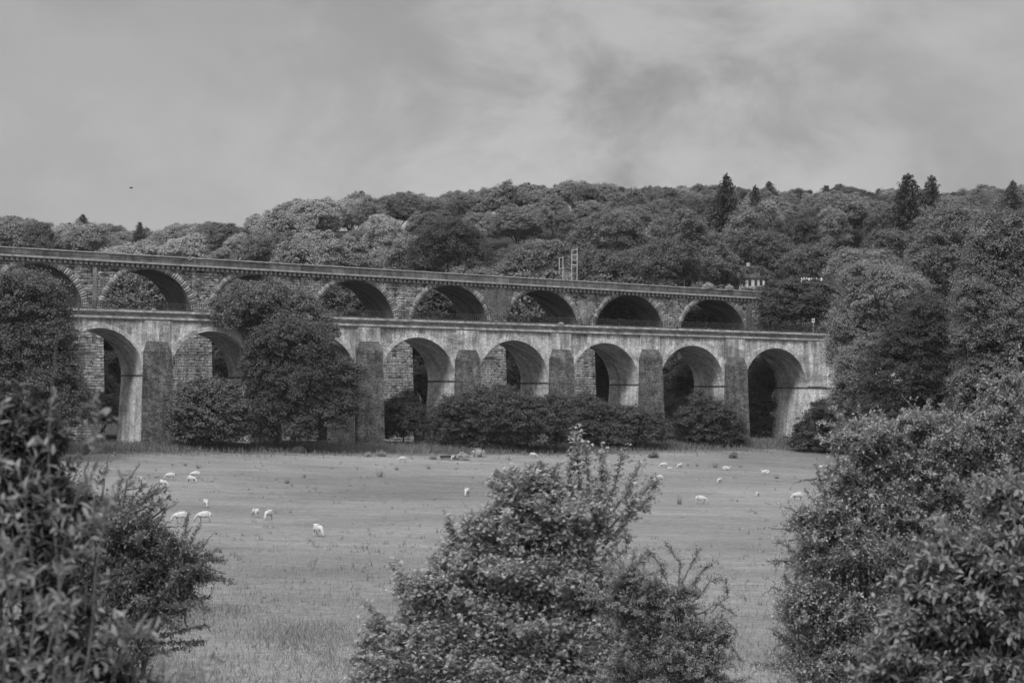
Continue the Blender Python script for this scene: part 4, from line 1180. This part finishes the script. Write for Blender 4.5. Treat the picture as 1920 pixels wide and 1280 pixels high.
def on_wall(px, py, off=-.3):
    r = ray(px, py); O = P0 + N2 * off
    A = np.array([[r[0], -D2[0]], [r[1], -D2[1]]]); t, _ = np.linalg.solve(A, O)
    return r * t
for i, (px, v, s, g, lab) in enumerate(((1328, 1, .95, .16, 'bushy plant growing on the viaduct parapet over its last arch'), (1368, 1, .8, .15, 'small plant on the parapet right of the bushy one'), (1240, 1, .35, .1, 'tiny plant on the viaduct coping, left of the others'),
        (288, 0, .35, .2, 'pale weed at the foot of the railing above the leftmost pier'), (398, 0, .6, .16, 'weed on the aqueduct edge left of the grey topped tree'), (742, 0, .3, .2, 'pale weed on the aqueduct edge right of the tall trees'),
        (930, 0, .35, .13, 'weed on the aqueduct edge over the middle arches'), (1052, 0, .4, .22, 'palest weed along the railing, below the brick repair'), (1330, 0, .3, .12, 'weed by the railing under the last viaduct arch'))):
    p = on_viaduct(px, 500, .2) if v else on_wall(px, 600, -.38)
    uu_ = float((p[:2] - P0) @ D2); p[2] = (zt2(uu_) - .02) if v else RZ - .02
    o = put(weed, 'wall_plant', None, p, g); o.scale = (s, s, s); o.rotation_euler = (0, 0, i * 1.3); tag(o, lab, 'plant', 'plants rooted in the masonry')

# ------------------------------------------------------------------ sheep
def sheep_mesh(name, pose):
    lie = pose == 'lie'
    z = .3 if lie else .56
    V = [(-.02, 0, z), (-.3, 0, z + .01), (-.5, 0, z - .03), (.28, 0, z + .01), (.46, 0, z - .01)]
    R = [(.215, .235), (.22, .225), (.13, .15), (.21, .225), (.15, .16)]
    E = [(0, 1), (1, 2), (0, 3), (3, 4)]
    if pose == 'graze': hd = [(.6, 0, .42, .095), (.7, 0, .24, .085), (.77, 0, .1, .06), (.8, 0, .045, .045)]
    elif pose == 'stand': hd = [(.55, 0, .7, .1), (.6, 0, .82, .09), (.7, 0, .82, .075), (.82, 0, .76, .05)]
    else: hd = [(.53, 0, .42, .095), (.58, 0, .52, .085), (.68, 0, .52, .07), (.78, 0, .47, .048)]
    k = 4
    for x, y, zz, r in hd:
        V.append((x, y, zz)); R.append((r, r)); E.append((k, len(V) - 1)); k = len(V) - 1
    hb = len(V) - 3
    for s in (-1, 1):
        V.append((V[hb][0] - .02, s * .13, V[hb][2] + .0)); R.append((.028, .018)); E.append((hb, len(V) - 1))
        if lie:
            V.append((.42, s * .2, .1)); R.append((.06, .06)); E.append((3, len(V) - 1))
            V.append((.62, s * .15, .05)); R.append((.04, .04)); E.append((len(V) - 2, len(V) - 1))
            V.append((-.32, s * .25, .1)); R.append((.08, .08)); E.append((1, len(V) - 1))
            V.append((-.05, s * .3, .05)); R.append((.04, .04)); E.append((len(V) - 2, len(V) - 1))
        else:
            for at_, x, off in ((3, .3, .05 * s), (1, -.36, -.05 * s)):
                V.append((x, s * .13, .4)); R.append((.085, .085)); E.append((at_, len(V) - 1))
                V.append((x + off * .5 + (-.03 if x < 0 else .02), s * .13, .22)); R.append((.045, .045)); E.append((len(V) - 2, len(V) - 1))
                V.append((x + off, s * .13, .015)); R.append((.034, .034)); E.append((len(V) - 2, len(V) - 1))
    me = bpy.data.meshes.new('t'); me.from_pydata(V, E, []); me.update()
    o = bpy.data.objects.new('t', me); col.objects.link(o)
    sk_ = o.modifiers.new('skin', 'SKIN'); sk_.use_smooth_shade = True
    if not me.skin_vertices: me.attributes.new  # layer comes with the modifier below
    bm_layer = me.skin_vertices[0].data if me.skin_vertices else None
    if bm_layer is None:
        import bmesh
        bm = bmesh.new(); bm.from_mesh(me); bm.verts.layers.skin.verify(); bm.to_mesh(me); bm.free()
        bm_layer = me.skin_vertices[0].data
    for i, r in enumerate(R): bm_layer[i].radius = r
    bm_layer[0].use_root = True
    ss = o.modifiers.new('sub', 'SUBSURF'); ss.levels = 2; ss.render_levels = 2
    dg = bpy.context.evaluated_depsgraph_get()
    out = bpy.data.meshes.new_from_object(o.evaluated_get(dg))
    bpy.data.objects.remove(o); bpy.data.meshes.remove(me)
    out.name = name; out.materials.clear(); out.materials.append(M['wool']); out.materials.append(M['face'])
    rs = random.Random(3)
    for v in out.vertices:                                # fleece lumps
        c = v.co
        if c.z > (.16 if lie else .36) and c.x < .5:
            n_ = v.normal; a = .018 * math.sin(c.x * 31 + c.y * 17) * math.sin(c.y * 29 + c.z * 33) + rs.uniform(-.006, .006)
            v.co = c + n_ * a
    for p in out.polygons:
        c = p.center
        p.material_index = 1 if ((c.x > .62) or (not lie and c.z < .33 and c.x < .5) or (lie and c.z < .07)) else 0
        p.use_smooth = True
    return out
SHM = {p: sheep_mesh('sheep', p) for p in ('graze', 'stand', 'lie')}
# (px, py of the feet, heading in degrees: 0 = right, 90 = away, 180 = left, 270 = towards us, pose, size, label)
SHEEP = [
    (262, 907, 265, 'stand', 1.0, 'sheep facing us at the far left, half behind bush twigs'),
    (320, 899, 195, 'graze', 1.0, 'sheep grazing to the left, topmost of the left flock'),
    (304, 914, 335, 'graze', 1.08, 'sheep grazing to the right, lowest of the upper left three'),
    (367, 896, 185, 'graze', 1.0, 'sheep behind its neighbour in the overlapping pair of the left flock'),
    (358, 905, 335, 'graze', 1.0, 'sheep in front in the overlapping pair of the left flock'),
    (386, 951, 285, 'graze', .95, 'sheep seen end on, alone in the middle of the left flock'),
    (340, 980, 192, 'graze', 1.15, 'sheep side on at the lower left, left one of the level pair'),
    (384, 979, 184, 'graze', 1.15, 'sheep side on at the lower left, right one of the level pair'),
    (479, 969, 120, 'graze', .95, 'sheep turned away, left one of two standing close together'),
    (503, 974, 255, 'graze', 1.05, 'sheep facing us, right one of two standing close together'),
    (596, 1005, 300, 'graze', 1.15, 'nearest and largest sheep, grazing head down towards us'),
    (755, 866, 190, 'graze', .95, 'sheep near the verge, left of the water trough'),
    (849, 862, 250, 'graze', .8, 'lamb partly behind the right end of the water trough'),
    (875, 930, 262, 'graze', 1.1, 'lone white sheep facing us in mid field, left of the leafy tree top'),
    (999, 858, 345, 'graze', .95, 'farthest sheep, at the foot of the broad dark bush'),
    (1236, 903, 195, 'graze', 1.05, 'sheep beside the tips of the leafy sprays'),
    (1245, 877, 185, 'graze', .95, 'sheep at the far right side, left of the small lying lamb'),
    (1255, 880, 10, 'lie', .65, 'small lamb lying between two far standing sheep'),
    (1275, 878, 230, 'graze', .9, 'sheep just right of the small lying lamb'),
    (1361, 881, 0, 'lie', 1.0, 'sheep lying flat, right of the dark rush tuft'),
    (1349, 906, 240, 'graze', .85, 'small sheep facing us, alone on the right of the field'),
    (1313, 944, 350, 'graze', 1.05, 'sheep grazing to the right, beside the tall rush stem'),
    (1421, 929, 270, 'lie', .8, 'white lamb lying alone, left of the hawthorn'),
    (1436, 888, 170, 'lie', 1.0, 'sheep lying with head to the left, farther right than the others'),
    (1496, 938, 200, 'graze', 1.1, 'sheep grazing left at the edge of the hawthorn'),
    (1541, 882, 190, 'graze', 1.0, 'rightmost far sheep, half hidden by hawthorn tips'),
]
for px, py, hd, pose, s, lab in SHEEP:
    p = hit(px, py)
    o = put(SHM[pose], 'sheep', None, p); o.rotation_euler = (0, 0, math.radians(hd)); o.scale = (s, s, s)
    tag(o, lab, 'sheep', 'sheep grazing in the field')

# ------------------------------------------------------------------ small things
p = hit(840, 861)
tr = empty('water_trough', p, .05); tag(tr, 'low water trough at the far edge of the field beside weed clumps', 'trough')
mb = MB()
for a in ((-1.1, 1.1, -.38, -.3), (-1.1, 1.1, .3, .38), (-1.1, -1.02, -.3, .3), (1.02, 1.1, -.3, .3)): mb.box(a[0], a[1], a[2], a[3], .18, .56)
mb.box(-1.02, 1.02, -.3, .3, .18, .24); mb.build('tank', M['iron'], tr)
mb = MB(); mb.box(-1.16, 1.16, -.44, -.3, .563, .6); mb.box(-1.16, 1.16, .3, .44, .563, .6); mb.build('rim', M['coping'], tr)
for x in (-.85, .85):
    mb = MB(); mb.box(x - .07, x + .07, -.3, .3, 0, .178); mb.build('leg', M['wood'], tr)

posts = [(328, 833, 14, 'pale fence post by the rounded bush at the left pier'), (276, 836, 9, 'short fence post at the foot of the leftmost pier'), (468, 838, 9, 'fence post below the left edge of the tall dark tree'),
         (738, 840, 8, 'fence post on the verge under the arch right of the tall tree'), (812, 846, 8, 'fence post left of the broad dark bush'), (1395, 846, 9, 'fence post right of the round dark bush'), (1450, 842, 9, 'fence post in front of the last arch')]
for px, py, hp, lab in posts:
    p = hit(px, py); s = hp / F * p[1]; mb = MB()
    mb.tube([(0, 0, -.2), (.01, 0, s * .6), (.03, .01, s)], [.06, .055, .05], 7)
    o = mb.build('fence_post', M['wood']); o.location = p; tag(o, lab, 'post', 'fence posts along the verge')

def ladder_frame(px, top, bot, wpx, Y, rungs, lab):
    b = at(px, bot, Y); k = Y / F; H = (bot - top) * k; W = wpx * k
    e = empty('ladder_frame', b); tag(e, lab, 'frame', 'ladder frames above the parapet')
    z0 = gz(b[0], b[1]) - b[2]
    for x in (-W / 2, W / 2):
        mb = MB(); mb.box(x - .06, x + .06, -.06, .06, min(z0, -.5), H if x > 0 else H * .92); mb.build('upright', M['galv'], e)
    for i in range(rungs):
        z = H * (.12 + .8 * i / max(1, rungs - 1)); mb = MB(); mb.box(-W / 2 + .063, W / 2 - .063, -.04, .04, z - .05, z + .05); mb.build('rung', M['galv'], e)
ladder_frame(1077, 465, 501, 10, 405, 4, 'tall pale ladder frame rising above the viaduct parapet in front of dark trees')
ladder_frame(1052, 481, 506, 7, 405, 2, 'shorter pale frame left of the tall ladder frame above the parapet')

# white house among the trees beyond the viaduct
Y = 446; b = at(1410, 551, Y); k = Y / F
hs = empty('white_house', b, -.12); tag(hs, 'white house half hidden by trees beyond the right end of the viaduct', 'house')
hw_, hz_ = 24 * k, 30 * k
mb = MB(); mb.box(-hw_, hw_, 0, 6, -6, hz_); mb.build('wall', plain('limewash', .45, .9, .3, 1.2), hs)
mb = MB(); mb.prism([(-hw_ - .35, hz_ + .003), (hw_ + .35, hz_ + .003), (hw_ - .9, hz_ + 2.3), (-hw_ + .9, hz_ + 2.3)], -.4, 6.4)
rf = mb.build('roof', M['roof'], hs)
mb = MB(); mb.box(-1.2, -.5, 2.6, 3.4, hz_ + 2.303, hz_ + 3.2); mb.build('chimney', M['coping'], rf)
for x in (-1.55, -.45, .75, 1.75):
    mb = MB(); mb.box(x - .28, x + .28, -.03, -.003, hz_ - 1.5, hz_ - .35); wd = mb.build('window', M['dark'], hs)
    mb = MB(); mb.box(x - .33, x + .33, -.1, -.003, hz_ - 1.6, hz_ - 1.503); mb.build('sill', M['coping'], wd)
tree_px('bush', 'leafy bush in front of the white house, hiding its lower wall and left side', 'bush', 436, 1404,
    [(1430, 544, 13, 8), (1421, 506, 13, 6), (1385, 524, 11, 13), (1408, 547, 20, 5), (1436, 520, 9, 12), (1404, 508, 8, 8)], .055, 71, .7, .36, 2.4, .15)
# white paling further right
Y = 430; b = at(1524, 531, Y); k = Y / F
fe = empty('white_paling', b, -.1); tag(fe, 'short run of white paling showing between trees right of the white house', 'fence')
for i in range(9):
    x = -2.1 + i * .47
    if i in (5, 7): continue
    mb = MB(); mb.prism([(x - .11, -1.0), (x + .11, -1.0), (x + .11, .95), (x, 1.1), (x - .11, .95)], -.02, .02); mb.build('pale', M['white'], fe)
mb = MB(); mb.box(-2.3, 2.0, .023, .07, .1, .2); mb.box(-2.3, 2.0, .023, .07, .7, .8); mb.build('rail', M['white'], fe)
for px, py, lab in ((1489, 535, 'small white post left of the white paling'), (1540, 527, 'white post at the right end of the white paling')):
    p = at(px, py, 428); mb = MB(); mb.tube([(0, 0, -2.5), (0, 0, .5), (0, 0, .62)], [.11, .11, .07], 8); o = mb.build('white_post', M['white']); o.location = p; tag(o, lab, 'post', 'white posts by the wood')
p = at(1525, 601, 384)
sg = empty('notice_board', p, .2); tag(sg, 'small white notice board on a post at the right end of the aqueduct deck', 'sign')
mb = MB(); mb.box(-.26, .26, -.03, .02, -.36, .38); mb.build('board', M['galv'], sg)
mb = MB(); mb.box(-.1, .2, -.04, -.033, -.05, .05); mb.box(-.1, .05, -.04, -.033, .05, .2); mb.build('mark', M['iron'], sg)
mb = MB(); mb.box(-.06, .06, .023, .1, gz(p[0], p[1]) - p[2] - .1, .3); mb.build('post', M['wood'], sg)

# the bird over the left of the hill
p = at(246, 353, 300)
bd = empty('bird', p, .5); tag(bd, 'single tiny bird flying in the sky above the left hill', 'bird')
mb = MB(); mb.tube([(-.22, 0, 0), (-.1, 0, .01), (.08, 0, .02), (.18, 0, .03), (.24, 0, .02)], [.02, .05, .06, .04, .012], 8); mb.build('body', M['dark'], bd, True)
for s in (-1, 1):
    mb = MB(); q = [(.1, s * .03, .03), (-.08, s * .03, .03), (-.06, s * .3, .14), (-.1, s * .52, .08), (.02, s * .5, .09), (.1, s * .28, .15)]
    mb.v = [(x, y_, z + d) for d in (0, .015) for x, y_, z in q]; mb.f = [(5, 4, 3, 2, 1, 0), (6, 7, 8, 9, 10, 11)] + [(i, (i + 1) % 6, 6 + (i + 1) % 6, 6 + i) for i in range(6)]
    mb.build('wing', M['dark'], bd)

# ------------------------------------------------------------------ the damp air of an overcast day
mb = MB(); mb.box(-2450, 2450, -90, 3300, float(GZ.min()) - 1, 96)
k = NT('air'); vol = k.n('ShaderNodeVolumePrincipled')
vol.inputs['Color'].default_value = (.9, .9, .9, 1); vol.inputs['Density'].default_value = .00005; vol.inputs['Anisotropy'].default_value = .2
k.l(vol.outputs[0], k.out.inputs['Volume'])
tag(mb.build('haze', k.m), kind='stuff')
